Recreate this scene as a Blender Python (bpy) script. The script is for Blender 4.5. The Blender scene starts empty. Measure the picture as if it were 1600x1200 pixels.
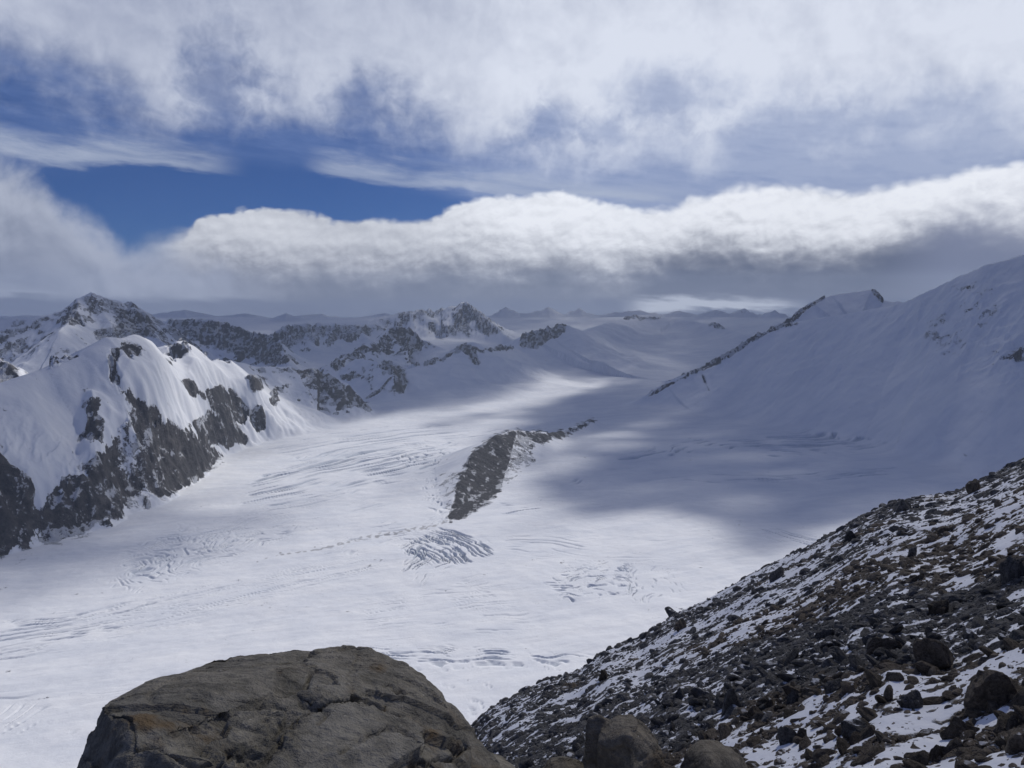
import bpy, math, random
import numpy as np
from mathutils import Vector, Matrix

# ------------------------------------------------------------------ camera, sun, exposure
random.seed(4); RNG = np.random.default_rng(11)
scene = bpy.context.scene
COL = scene.collection
F = 1256.0                      # focal length in pixels of a 1600 px wide picture
PITCH = math.atan(120.0 / F)
cam = bpy.data.cameras.new('camera'); camo = bpy.data.objects.new('camera', cam); COL.objects.link(camo)
cam.sensor_width = 36.0; cam.lens = 36.0 * F / 1600.0
cam.clip_start = 0.1; cam.clip_end = 60000
camo.location = (0, 0, 0); camo.rotation_euler = (math.pi/2 - PITCH, 0, 0)
scene.camera = camo
scene.view_settings.view_transform = 'Standard'; scene.view_settings.look = 'None'
scene.view_settings.exposure = 0.0; scene.view_settings.gamma = 1.0
scene.render.resolution_x = 1024; scene.render.resolution_y = 768
cy = scene.cycles
cy.max_bounces = 5; cy.diffuse_bounces = 3; cy.glossy_bounces = 1; cy.volume_bounces = 1
cy.transparent_max_bounces = 12; cy.use_denoising = True; cy.volume_step_rate = 4.0

SUN_AZ = math.radians(30.0)     # to the right of straight ahead
SUN_EL = math.radians(46.0)
SDIR = np.array([math.sin(SUN_AZ)*math.cos(SUN_EL), math.cos(SUN_AZ)*math.cos(SUN_EL), math.sin(SUN_EL)])
SUN_STRENGTH = 2.85
SKY_STRENGTH = 0.1
sun = bpy.data.lights.new('sun', 'SUN'); suno = bpy.data.objects.new('sun', sun); COL.objects.link(suno)
sun.energy = SUN_STRENGTH; sun.angle = math.radians(0.53); sun.color = (1.0, 0.965, 0.91)
suno.rotation_euler = Vector(SDIR).to_track_quat('Z', 'Y').to_euler()

# pixel of the 1600 x 1200 picture -> direction; used to read distances off the photograph
def pol(px, py):
    X = (px - 800.0) / F; U = (600.0 - py) / F
    dy = math.cos(PITCH) + math.sin(PITCH) * U; dz = U * math.cos(PITCH) - math.sin(PITCH)
    return math.atan2(X, dy), dz / math.hypot(X, dy)
def P(px, py, r):
    t, v = pol(px, py)
    return (r * math.sin(t), r * math.cos(t), r * v)
def to_px(x, y, z):
    fy = y * math.cos(PITCH) - z * math.sin(PITCH); up = y * math.sin(PITCH) + z * math.cos(PITCH)
    fy = np.maximum(fy, 1e-3)
    return 800 + F * x / fy, 600 - F * up / fy

# ------------------------------------------------------------------ small node language
class NV:
    def __init__(s, nt, sock): s.nt = nt; s.s = sock
    def _m(s, op, *o, clamp=False):
        n = s.nt.nodes.new('ShaderNodeMath'); n.operation = op; n.use_clamp = clamp
        for i, a in enumerate((s,) + o):
            if isinstance(a, NV): s.nt.links.new(a.s, n.inputs[i])
            else: n.inputs[i].default_value = float(a)
        return NV(s.nt, n.outputs[0])
    def __add__(s, o): return s._m('ADD', o)
    def __radd__(s, o): return s._m('ADD', o)
    def __sub__(s, o): return s._m('SUBTRACT', o)
    def __rsub__(s, o): return (s * -1.0) + o
    def __mul__(s, o): return s._m('MULTIPLY', o)
    def __rmul__(s, o): return s._m('MULTIPLY', o)
    def __truediv__(s, o): return s._m('DIVIDE', o)
    def abs(s): return s._m('ABSOLUTE')
    def max(s, o): return s._m('MAXIMUM', o)
    def min(s, o): return s._m('MINIMUM', o)
    def pow(s, o): return s._m('POWER', o)
    def clamp(s): return s._m('ADD', 0.0, clamp=True)
class NT:
    def __init__(s, nt): s.nt = nt
    def new(s, t, **kw):
        n = s.nt.nodes.new(t)
        for k, v in kw.items(): setattr(n, k, v)
        return n
    def put(s, sock, v):
        if isinstance(v, NV): s.nt.links.new(v.s, sock)
        elif hasattr(v, 'is_output'): s.nt.links.new(v, sock)
        elif v is not None: sock.default_value = v
    def vec(s, x, y, z):
        n = s.new('ShaderNodeCombineXYZ')
        for i, a in enumerate((x, y, z)): s.put(n.inputs[i], a if isinstance(a, NV) else float(a))
        return n.outputs[0]
    def noise(s, vec, scale, detail=4.0, rough=0.55, dist=0.0, lac=2.0, typ='FBM', color=False):
        n = s.new('ShaderNodeTexNoise', noise_type=typ)
        s.put(n.inputs['Vector'], vec); n.inputs['Scale'].default_value = scale
        n.inputs['Detail'].default_value = detail; n.inputs['Roughness'].default_value = rough
        n.inputs['Lacunarity'].default_value = lac; n.inputs['Distortion'].default_value = dist
        return n.outputs[1] if color else NV(s.nt, n.outputs[0])
    def smooth(s, v, a, b, lo=0.0, hi=1.0):
        n = s.new('ShaderNodeMapRange', interpolation_type='SMOOTHSTEP')
        for i, q in enumerate((v, a, b, lo, hi)): s.put(n.inputs[i], q if isinstance(q, NV) else float(q))
        return NV(s.nt, n.outputs[0])
    def mix(s, f, a, b, mode='MIX'):
        n = s.new('ShaderNodeMix', data_type='RGBA', blend_type=mode)
        s.put(n.inputs[0], f if isinstance(f, NV) else float(f))
        s.put(n.inputs[6], a if not isinstance(a, tuple) else a + (1,)*(4-len(a)))
        s.put(n.inputs[7], b if not isinstance(b, tuple) else b + (1,)*(4-len(b)))
        return n.outputs[2]
    def curve(s, v, pts):        # pts in real units; returns piecewise curve of v
        xs = [p[0] for p in pts]; ys = [p[1] for p in pts]
        x0, x1, y0, y1 = min(xs), max(xs), min(ys), max(ys)
        if y1 - y0 < 1e-6: y1 = y0 + 1e-6
        u = ((v - x0) / (x1 - x0)).clamp()
        n = s.new('ShaderNodeFloatCurve'); c = n.mapping.curves[0]
        q = [((x-x0)/(x1-x0), (y-y0)/(y1-y0)) for x, y in pts]
        c.points[0].location = q[0]; c.points[1].location = q[-1]
        for a in q[1:-1]: c.points.new(*a)
        n.mapping.update(); s.put(n.inputs['Value'], u)
        return NV(s.nt, n.outputs[0]) * (y1 - y0) + y0
def lin(r, g, b):
    f = lambda c: (c/255/12.92) if c/255 <= 0.04045 else ((c/255+0.055)/1.055)**2.4
    return (f(r), f(g), f(b), 1.0)

# ------------------------------------------------------------------ world: blue sky, high veil, cloud bank
def build_world():
    w = bpy.data.worlds.new('World'); scene.world = w; w.use_nodes = True
    nt = w.node_tree; nt.nodes.clear(); T = NT(nt)
    tc = T.new('ShaderNodeTexCoord'); sep = T.new('ShaderNodeSeparateXYZ'); nt.links.new(tc.outputs['Generated'], sep.inputs[0])
    x, y, z = (NV(nt, sep.outputs[i]) for i in range(3))
    az = x._m('ARCTAN2', y); el = z._m('ARCSINE')
    def A(px): return pol(px, 480)[0]
    def E(px, py): return math.atan(pol(px, py)[1])
    K = 1256.0                                    # work in tenths of degrees of the sky
    a = az * K; e = el * K
    def crv(pts): return T.curve(a, [(A(p)*K, E(p, q)*K) for p, q in pts])
    def val(pts): return T.curve(a, [(A(p)*K, v) for p, v in pts])
    sky = T.new('ShaderNodeTexSky', sky_type='NISHITA'); sky.sun_disc = False
    sky.sun_elevation = SUN_EL; sky.sun_rotation = SUN_AZ; sky.altitude = 4000; sky.air_density = 1.0
    sky.dust_density = 0.2; sky.ozone_density = 2.5
    blue = T.mix(1.0, sky.outputs[0], (0.085, 0.215, 0.43), 'MULTIPLY')
    def C(r, g, b, k=1.0):
        q = lin(r, g, b); return (q[0]*k/SKY_STRENGTH, q[1]*k/SKY_STRENGTH, q[2]*k/SKY_STRENGTH, 1.0)
    # noise domains: the high layers are flat sheets seen in perspective, the bank is seen side on
    zz = (z + 0.10).max(0.05)
    sheet = T.vec(x/zz, y/zz, 0.0)
    side = T.vec(a*0.01, e*0.01, 3.3)
    sideS = T.vec(a*0.01 + 0.10, e*0.01 + 0.13, 3.3)
    strk = T.vec(a*0.0042 + e*0.002, e*0.021 + a*0.0016, 7.0)
    nbig = T.noise(side, 0.42, 3, 0.5); nmid = T.noise(side, 1.1, 7, 0.56, 0.4)
    nmidS = T.noise(sideS, 1.1, 5, 0.56, 0.4)
    nsh = T.noise(sheet, 1.15, 7, 0.60, 0.5); nst = T.noise(strk, 2.2, 6, 0.55, 0.5)
    soft = T.noise(T.vec(a*0.01+1.7, e*0.012, 1.0), 0.75, 3, 0.5)
    nfib = T.noise(T.vec(a*0.012 + e*0.006, e*0.05 + a*0.004, 2.0), 2.4, 7, 0.62, 0.6)
    nfin = T.noise(side, 4.5, 6, 0.62, 0.5)
    # thin veil over the blue
    veil = (T.curve(a, [(A(-200)*K, 0.30), (A(100)*K, 0.36), (A(300)*K, 0.34), (A(600)*K, 0.36), (A(760)*K, 0.62), (A(1000)*K, 0.86), (A(1600)*K, 0.97), (A(2000)*K, 0.9)]) + (nst - 0.5)*0.65 + (nfib - 0.5)*0.45)
    low = T.smooth(e, crv([(-200, 330), (100, 290), (400, 270), (600, 300), (760, 330), (1600, 420)]), crv([(-200, 230), (100, 215), (400, 225), (600, 250), (760, 300), (1600, 330)]))
    veil = (veil * low).clamp()
    col = T.mix(veil, blue, T.mix(val([(-200, 0.0), (500, 0.1), (1000, 0.75), (1600, 0.9), (2000, .9)]), C(104, 130, 184), C(168, 180, 208)))
    # thin bright streaks
    def streak(col, pts, w, cc, k=1.0, lo=0.0):
        c = crv(pts) + (nst - 0.5)*34.0
        x0, x1 = A(pts[0][0])*K, A(pts[-1][0])*K
        d = (e - c) / w
        up = T.smooth(d + (nfib - 0.5)*2.4, 3.2, 0.0); dn = T.smooth(d + (nfib - 0.5)*1.0, -1.0, 0.2)
        ends = T.smooth(a, x0, x0 + 60) * T.smooth(a, x1, x1 - 90)
        return T.mix((up*dn*ends*k*(nst*1.3 + 0.25)).clamp(), col, cc)
    col = streak(col, [(-300, 200), (0, 232), (110, 250), (200, 246), (300, 256), (400, 268)], 13.0, C(176, 186, 206), 0.8)
    col = streak(col, [(470, 262), (560, 272), (650, 285), (760, 296), (900, 305), (1100, 312)], 11.0, C(178, 188, 208), 0.7)
    # upper overcast
    edge = crv([(-400, 60), (-100, 95), (0, 118), (100, 150), (200, 190), (290, 205), (400, 195), (520, 190), (580, 205), (660, 225), (760, 262), (860, 275), (960, 262), (1060, 262), (1160, 225), (1300, 232), (1450, 215), (1600, 205), (2000, 200)])
    m = T.smooth((e - edge) + (nmid - 0.5)*120 + (nfin - 0.5)*46 + (soft - 0.5)*150, -30.0, 92.0)
    for (px, py, rx, ry, k) in ((855, 195, 55, 36, .85), (1040, 150, 95, 45, .75), (945, 205, 40, 26, .7), (350, 150, 62, 105, .62), (1250, 205, 110, 38, .75), (565, 165, 60, 40, .5), (1500, 175, 90, 30, .4)):
        da = (a - A(px)*K)/rx; de = (e - E(px, py)*K)/ry
        g = (da*da + de*de)._m('SQRT') + (nmid - 0.5)*1.4 + (nfin - 0.5)*0.9
        m = m * (1.0 - T.smooth(g, 1.35, 0.15)*k)
    br = val([(-400, 0.3), (0, 0.40), (300, 0.42), (480, 0.52), (700, 0.72), (900, 0.92), (1100, 1.0), (1400, 0.95), (1600, 0.90), (2000, .7)]) + (soft - 0.5)*0.75 + (nmid - nmidS)*0.7 + (nfin - 0.5)*0.30 - T.smooth(e, E(100, 60)*K, E(100, -60)*K)*0.10
    ocol = T.mix(br.clamp(), C(142, 152, 180), C(222, 228, 242))
    col = T.mix(m.clamp(), col, ocol)
    # grey bank on the left
    top = crv([(-400, 180), (-60, 215), (0, 238), (60, 262), (110, 312), (165, 350), (215, 382), (260, 388), (330, 400), (420, 430), (480, 470), (560, 520)])
    nb = T.noise(side, 1.7, 6, 0.6, 0.3)
    m = T.smooth((top - e) + (nb - 0.5)*90 + (nmid - 0.5)*60, -14.0, 46.0)
    t = ((top - e)/210.0).clamp()
    bcol = T.mix((t*1.05 + (soft - 0.5)*0.7 - (nmid - nmidS)*1.6 - 0.10).clamp(), C(178, 185, 203), C(116, 126, 150))
    bankm, bankc = m, bcol
    # the long roll of cloud, lit from above, flat and dark underneath
    top = crv([(180, 420), (225, 378), (262, 368), (300, 360), (322, 338), (370, 330), (430, 326), (500, 333), (545, 345), (600, 340), (650, 343), (700, 322), (760, 306), (830, 301), (910, 304), (975, 316), (1035, 324), (1075, 306), (1120, 298), (1190, 292), (1260, 297), (1330, 300), (1385, 290), (1450, 272), (1510, 260), (1570, 255), (1640, 256), (1800, 240), (2100, 240)])
    base = crv([(100, 470), (300, 425), (420, 425), (560, 436), (640, 425), (760, 415), (880, 418), (940, 436), (1000, 420), (1080, 402), (1200, 400), (1300, 398), (1380, 372), (1480, 350), (1560, 352), (1640, 370), (2100, 380)])
    bil = T.noise(T.vec(a*0.011, e*0.017, 9.0), 2.3, 6, 0.58, 0.2)
    bilS = T.noise(T.vec(a*0.011 + 0.05, e*0.017 + 0.13, 9.0), 2.3, 5, 0.58, 0.2)
    bilL = T.noise(T.vec(a*0.011, e*0.017, 19.0), 1.5, 2, 0.5, 0.0)
    b2 = (T.noise(T.vec(a*0.011, e*0.015, 5.0), 3.4, 1.5, 0.45, 0.1)*2.0 - 1.0).abs()
    lift = (bilL - 0.5)*30.0 + (bil - 0.5)*9.0 + b2*9.0 - 4.0
    sharp = val([(100, 26.0), (290, 12.0), (330, 3.5), (640, 6.0), (800, 5.0), (1000, 7.0), (1300, 8.0), (1600, 7.0), (2100, 9.0)])
    dtop = (top - e) + lift
    m = T.smooth(dtop, sharp * -1.0, sharp)
    m = m * T.smooth(a, A(190)*K, A(300)*K)
    u = dtop / (top - base).max(25.0)
    u = u + (nmid - 0.5)*0.75 + (soft - 0.5)*0.45 - (bil - bilS)*0.6
    peak = val([(100, 0.50), (300, 0.62), (420, 0.72), (560, 0.64), (700, 0.82), (820, 0.98), (1000, 1.0), (1300, 1.0), (1500, 1.0), (1600, 0.97), (2000, 0.9)])
    lum = T.curve(u, [(-0.3, 0.93), (0.0, 0.97), (0.22, 1.0), (0.45, 0.93), (0.7, 0.72), (0.95, 0.36), (1.2, 0.10), (1.5, 0.0), (1.8, 0.0)])
    lum = lum*peak + (bil - bilS)*0.55*T.smooth(u, 1.1, 0.6) + (b2 - 0.35)*0.08*T.smooth(u, 0.9, 0.2)
    under = T.mix((T.smooth(e, E(800, 475)*K, E(800, 425)*K) + (nst - 0.5)*1.2).clamp(), C(104, 112, 134), C(82, 91, 114))
    under = T.mix(T.smooth(a, A(1340)*K, A(1500)*K)*0.9, under, C(126, 134, 160))
    rcol = T.mix(lum.clamp(), under, C(240, 243, 250, 1.06))
    col = T.mix(m.clamp(), col, rcol)
    col = T.mix((bankm * T.smooth(a, A(520)*K, A(250)*K)).clamp(), col, bankc)
    # flat base of the whole deck down to the horizon
    dk = T.mix((nst*1.6 - 0.4).clamp(), C(84, 95, 126), C(112, 122, 147))
    col = T.mix(T.smooth(e + (nst - 0.5)*20.0, E(800, 462)*K, E(800, 476)*K)*0.85, col, dk)
    col = streak(col, [(960, 480), (1010, 484), (1080, 481), (1140, 480), (1200, 482), (1280, 486)], 7.5, C(196, 203, 218), 1.25)
    col = streak(col, [(-200, 462), (0, 457), (40, 456), (90, 460), (160, 462)], 5.0, C(156, 164, 184), 1.2)
    # dark heavy cloud overhead and behind the camera, below the horizon a dull haze
    over = T.smooth(e, 21.5/57.3*K, 40/57.3*K)
    col = T.mix(over, col, T.mix((soft*1.5 - 0.3).clamp(), C(58, 73, 118), C(88, 103, 146)))
    back = T.smooth(a.abs(), 50/57.3*K, 95/57.3*K)
    col = T.mix(back*(1.0 - over), col, T.mix((soft*1.5 - 0.3).clamp(), C(64, 79, 122), C(100, 113, 148)))
    col = T.mix(T.smooth(e, 0.0, -60.0), col, C(95, 104, 130))
    bg = T.new('ShaderNodeBackground'); bg.inputs[1].default_value = SKY_STRENGTH
    nt.links.new(col, bg.inputs[0])
    out = T.new('ShaderNodeOutputWorld'); nt.links.new(bg.outputs[0], out.inputs[0])
    w.cycles.sampling_method = 'MANUAL'; w.cycles.sample_map_resolution = 512
build_world()

# ------------------------------------------------------------------ noise in numpy
_perm = np.random.default_rng(5).permutation(4096); _perm = np.concatenate([_perm, _perm]).astype(np.int32)
_ga = np.random.default_rng(6).random(4096)*2*np.pi; _gx, _gy = np.cos(_ga).astype(np.float32), np.sin(_ga).astype(np.float32)
def perlin(x, y):
    xi = np.floor(x); yi = np.floor(y); xf = (x - xi).astype(np.float32); yf = (y - yi).astype(np.float32)
    xi = xi.astype(np.int64) & 4095; yi = yi.astype(np.int64) & 4095
    x1 = (xi + 1) & 4095; y1 = (yi + 1) & 4095
    u = xf*xf*xf*(xf*(xf*6-15)+10); v = yf*yf*yf*(yf*(yf*6-15)+10)
    def g(a, b, dx, dy):
        h = _perm[_perm[a] + b]; return _gx[h]*dx + _gy[h]*dy
    n0 = g(xi, yi, xf, yf)*(1-u) + g(x1, yi, xf-1, yf)*u
    n1 = g(xi, y1, xf, yf-1)*(1-u) + g(x1, y1, xf-1, yf-1)*u
    return (n0*(1-v) + n1*v)*1.5
def fbm(x, y, s, o=5, g=0.5, off=0.0):
    r = np.zeros(np.shape(x), np.float32); a = 1.0; f = 1.0/s
    for k in range(o):
        r += a*perlin(x*f + 17.3*k + off, y*f - 9.1*k + off*0.7); a *= g; f *= 2.03
    return r
def ridged(x, y, s, o=5, g=0.5, off=0.0):
    r = np.zeros(np.shape(x), np.float32); a = 1.0; f = 1.0/s; w = 1.0
    for k in range(o):
        n = 1 - np.abs(perlin(x*f + 31.7*k + off, y*f + 13.3*k - off)); n = n*n*w
        r += a*n; w = np.clip(n*1.6, 0, 1); a *= g; f *= 2.07
    return r
def sst(v, a, b):
    t = np.clip((v - a)/(b - a), 0, 1); return t*t*(3 - 2*t)
def smax(a, b, k):
    h = np.clip(0.5 + 0.5*(a - b)/k, 0, 1); return b*(1-h) + a*h + k*h*(1-h)
def polyline_dist(x, y, pts):
    """distance to a polyline in plan, with interpolated point values and the side (+1 right of travel)"""
    best = np.full(x.shape, 1e18, np.float32); val = np.zeros(x.shape, np.float32); side = np.ones(x.shape, np.float32)
    for (ax, ay, az), (bx, by, bz) in zip(pts[:-1], pts[1:]):
        dx, dy = bx-ax, by-ay; L = dx*dx + dy*dy
        t = np.clip(((x-ax)*dx + (y-ay)*dy)/L, 0, 1)
        qx, qy = x-(ax+t*dx), y-(ay+t*dy); d = qx*qx + qy*qy
        m = d < best
        best = np.where(m, d, best); val = np.where(m, az + t*(bz-az), val)
        side = np.where(m, np.sign(dy*qx - dx*qy), side)
    return np.sqrt(best), val, side
def in_poly(px, py, poly):
    """signed distance in the units of px: negative inside"""
    best = np.full(px.shape, 1e18, np.float32); ins = np.zeros(px.shape, bool); n = len(poly)
    for i in range(n):
        ax, ay = poly[i]; bx, by = poly[(i+1) % n]; dx, dy = bx-ax, by-ay
        t = np.clip(((px-ax)*dx + (py-ay)*dy)/(dx*dx+dy*dy+1e-9), 0, 1)
        best = np.minimum(best, (px-ax-t*dx)**2 + (py-ay-t*dy)**2)
        c = (ay > py) != (by > py)
        if by != ay: ins ^= c & (px < (bx-ax)*(py-ay)/(by-ay) + ax)
    return np.sqrt(best)*np.where(ins, -1, 1)

def grid_mesh(name, X, Y, Z, mats, attrs=None, mask=None, normals=True):
    """regular grid of vertices -> mesh; mask picks the quads that belong to this object"""
    n, m = X.shape
    idx = np.arange(n*m).reshape(n, m)
    q = np.stack([idx[:-1, :-1], idx[:-1, 1:], idx[1:, 1:], idx[1:, :-1]], -1)
    q = q[mask] if mask is not None else q.reshape(-1, 4)
    used, inv = np.unique(q, return_inverse=True); inv = inv.reshape(-1, 4)
    co = np.stack([X.ravel()[used], Y.ravel()[used], Z.ravel()[used]], 1).astype(np.float32)
    me = bpy.data.meshes.new(name)
    me.vertices.add(len(co)); me.vertices.foreach_set('co', co.ravel())
    me.loops.add(inv.size); me.loops.foreach_set('vertex_index', inv.ravel().astype(np.int32))
    me.polygons.add(len(inv)); me.polygons.foreach_set('loop_start', np.arange(len(inv), dtype=np.int32)*4)
    me.polygons.foreach_set('use_smooth', np.ones(len(inv), bool))
    me.update(calc_edges=True)
    for k, v in (attrs or {}).items():
        at = me.attributes.new(k, 'FLOAT', 'POINT'); at.data.foreach_set('value', v.ravel()[used].astype(np.float32))
    if normals is not None and normals is not True:
        nn = normals.reshape(-1, 3)[used]; me.normals_split_custom_set_from_vertices(nn.astype(np.float32))
    for mm in mats: me.materials.append(mm)
    o = bpy.data.objects.new(name, me); COL.objects.link(o)
    return o
def grid_normals(X, Y, Z):
    V = np.stack([X, Y, Z], -1)
    n = np.cross(np.gradient(V, axis=1), np.gradient(V, axis=0))
    n /= np.linalg.norm(n, axis=-1, keepdims=True) + 1e-12
    n *= np.where(n[..., 2:3] < 0, -1, 1)
    return n
def tag(o, label=None, cat=None, group=None, kind=None):
    if label: o['label'] = label
    if cat: o['category'] = cat
    if group: o['group'] = group
    if kind: o['kind'] = kind
    return o

# ------------------------------------------------------------------ materials
def principled(name):
    m = bpy.data.materials.new(name); m.use_nodes = True; nt = m.node_tree; nt.nodes.clear()
    T = NT(nt); b = T.new('ShaderNodeBsdfPrincipled'); o = T.new('ShaderNodeOutputMaterial')
    nt.links.new(b.outputs[0], o.inputs[0]); b.inputs['Roughness'].default_value = 0.9
    b.inputs['Specular IOR Level'].default_value = 0.2
    return m, nt, T, b
def attr(T, name):
    n = T.new('ShaderNodeAttribute', attribute_name=name); return NV(T.nt, n.outputs['Fac'])
def bump(T, b, h, strength, dist):
    n = T.new('ShaderNodeBump'); n.inputs['Strength'].default_value = strength; n.inputs['Distance'].default_value = dist
    T.put(n.inputs['Height'], h); T.nt.links.new(n.outputs[0], b.inputs['Normal'])
def mat_terrain():
    m, nt, T, b = principled('snow_and_rock')
    g = T.new('ShaderNodeNewGeometry'); pos = g.outputs['Position']
    sp = T.new('ShaderNodeSeparateXYZ'); nt.links.new(pos, sp.inputs[0]); x, y, z = (NV(nt, sp.outputs[i]) for i in range(3))
    nz = T.new('ShaderNodeSeparateXYZ'); nt.links.new(g.outputs['Normal'], nz.inputs[0]); nzz = NV(nt, nz.outputs[2])
    rock = attr(T, 'rock'); deb = attr(T, 'debris')
    n1 = T.noise(pos, 0.045, 6, 0.65); n2 = T.noise(pos, 0.013, 5, 0.6); n3 = T.noise(pos, 0.16, 4, 0.65)
    fine = (n1 - 0.5)*0.9 + (n3 - 0.5)*0.55 + (n2 - 0.5)*0.5
    steep = (0.80 - nzz)*0.9
    k = T.smooth(rock + fine*1.9 + steep*rock*1.3, 0.44, 0.58)
    vein = T.noise(T.vec(x*0.030, y*0.012, z*0.010), 1.0, 6, 0.62, 1.2)
    dust = T.smooth(n3*0.5 + vein*0.5 + (n1 - 0.5)*1.2 + (vein - 0.5)*1.1 + (nzz - 0.76)*0.35 - (rock - 1.0).max(0.0)*0.7 + 0.02, 0.47, 0.62)
    rc = T.mix(T.smooth(n1, 0.35, 0.65), (0.036, 0.036, 0.040), (0.105, 0.099, 0.098))
    rc = T.mix(T.smooth(n2, 0.45, 0.7)*0.5, rc, (0.068, 0.062, 0.060))
    rc = T.mix(((rock - 1.0)*4.0).clamp()*0.8, rc, T.mix(T.smooth(n3, 0.35, 0.65), (0.022, 0.023, 0.028), (0.062, 0.060, 0.064)))  # darker rock colour paints in the shade on the island's face
    rc = T.mix(dust*0.75, rc, (0.62, 0.64, 0.68))
    sc = T.mix(T.smooth(n2, 0.3, 0.7), (0.76, 0.78, 0.82), (0.83, 0.84, 0.86))
    sc = T.mix(T.smooth(T.noise(T.vec(x*0.004 + y*0.002, y*0.016 - x*0.007, 0.0), 1.0, 6, 0.62, 0.6), 0.42, 0.66)*0.5, sc, (0.66, 0.69, 0.75))
    sc = T.mix(attr(T, 'crack_shade')*0.55, sc, (0.30, 0.37, 0.46))  # blue ice plus painted crevasse shade, darker with groove depth
    sc = T.mix(deb, sc, (0.18, 0.17, 0.17))
    col = T.mix(k, sc, rc)
    nt.links.new(col, b.inputs['Base Color'])
    wind = T.noise(T.vec(x*0.011 + y*0.004, y*0.030 - x*0.012, z*0.01), 1.0, 6, 0.6)
    h = wind*2.6*(1.0 - k) + n3*3.4*k + n1*(6.5*k + 1.2) + T.noise(pos, 0.5, 2, 0.6)*(0.25 + 1.2*k)
    bump(T, b, h, 0.9, 1.0)
    return m
def mat_scree_ground():
    m, nt, T, b = principled('scree_ground')
    g = T.new('ShaderNodeNewGeometry'); pos = g.outputs['Position']
    sn = attr(T, 'snow')
    n1 = T.noise(pos, 3.2, 5, 0.65); n2 = T.noise(pos, 0.8, 5, 0.6); n3 = T.noise(pos, 14.0, 3, 0.6)
    s = T.smooth(sn + (n2 - 0.5)*0.9 + (n1 - 0.5)*0.9, 0.44, 0.56)
    rc = T.mix(T.smooth(n1, 0.35, 0.65), (0.055, 0.055, 0.058), (0.15, 0.145, 0.14))
    rc = T.mix(attr(T, 'brown')*0.8, rc, T.mix(n3, (0.06, 0.048, 0.036), (0.15, 0.12, 0.09)))
    nt.links.new(T.mix(s, rc, (0.80, 0.81, 0.84)), b.inputs['Base Color'])
    bump(T, b, (n1*0.30 + n3*0.10)*(1.0 - s) + s*0.09 + n2*0.12, 1.0, 1.0)
    return m
def mat_rock(name, c1, c2, sc=1.0, lichen=0.0, snow=0.0):
    m, nt, T, b = principled(name)
    tc = T.new('ShaderNodeTexCoord'); pos = tc.outputs['Object']
    gg = T.new('ShaderNodeNewGeometry')
    oi = T.new('ShaderNodeObjectInfo')
    n1 = T.noise(pos, 2.2*sc, 6, 0.65, 0.5); n2 = T.noise(pos, 9.0*sc, 6, 0.7); n3 = T.noise(pos, 38.0*sc, 3, 0.6)
    mp = T.new('ShaderNodeMapping'); nt.links.new(pos, mp.inputs[0]); mp.inputs['Scale'].default_value = (0.8, 1.2, 7.0); mp.inputs['Rotation'].default_value = (0.25, 0.15, 0)
    st = T.noise(mp.outputs[0], 3.2*sc, 6, 0.62, 0.6)
    c = T.mix(T.smooth(n1 + (n2 - 0.5)*0.8, 0.33, 0.68), c1, c2)
    c = T.mix(T.smooth(st, 0.52, 0.70)*0.55, c, tuple(q*0.55 for q in c1[:3]))
    c = T.mix(T.smooth(n3, 0.55, 0.75)*0.25, c, tuple(min(1, q*1.8) for q in c2[:3]))
    c = T.mix(T.smooth(T.noise(pos, 90.0*sc, 3, 0.7), 0.50, 0.66)*0.45, c, tuple(q*0.45 for q in c1[:3]))
    c = T.mix(T.smooth(T.noise(pos, 5.0*sc, 6, 0.7, 1.0), 0.52, 0.62)*0.35, c, tuple(min(1, q*1.35) for q in c2[:3]))
    if lichen:
        tn = attr(T, 'tone') + (n2 - 0.5)*0.3
        c = T.mix((tn*0.62).clamp(), c, T.mix(T.smooth(n2, 0.3, 0.7), (0.19, 0.178, 0.150), (0.34, 0.318, 0.270)))
        c = T.mix(T.smooth(T.noise(pos, 1.9, 5, 0.6, 0.4), 0.56, 0.68)*lichen, c, (0.155, 0.100, 0.045))
        c = T.mix(T.smooth(T.noise(pos, 60.0, 2, 0.5) + (n1 - 0.5)*0.4, 0.74, 0.78)*0.7, c, (0.42, 0.40, 0.36))
    mult = NV(nt, oi.outputs['Random'])*0.5 + 0.75
    mm = T.new('ShaderNodeMix', data_type='RGBA', blend_type='MULTIPLY'); mm.inputs[0].default_value = 1.0
    nt.links.new(c, mm.inputs[6]); nt.links.new(T.vec(mult, mult, mult), mm.inputs[7]); c = mm.outputs[2]
    if snow:
        nz = T.new('ShaderNodeSeparateXYZ'); nt.links.new(gg.outputs['Normal'], nz.inputs[0])
        s = T.smooth(NV(nt, nz.outputs[2]) + (T.noise(gg.outputs['Position'], 2.0, 4, 0.6) - 0.5)*1.0, 1.02, 1.10)*snow
        c = T.mix(s, c, (0.78, 0.79, 0.82))
    nt.links.new(c, b.inputs['Base Color'])
    n4 = T.noise(pos, 130.0*sc, 2, 0.6)
    bump(T, b, n1*0.04 + n2*0.032 + n3*0.014 + n4*0.004 + st*0.045, 1.0, 1.0/sc)
    return m
M_TER = mat_terrain(); M_GROUND = mat_scree_ground()
M_DARK = mat_rock('dark_grey_stone', (0.044, 0.042, 0.040), (0.130, 0.124, 0.116), 1.3, snow=0.8)
M_BROWN = mat_rock('brown_stone', (0.058, 0.047, 0.036), (0.155, 0.128, 0.098), 1.2, snow=0.6)
M_BOULDER = mat_rock('weathered_boulder', (0.118, 0.108, 0.084), (0.270, 0.243, 0.190), 1.0, lichen=0.8)
M_LEDGE = mat_rock('brown_rubbly_boulder', (0.085, 0.072, 0.054), (0.20, 0.170, 0.125), 1.5, lichen=0.4)

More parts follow.
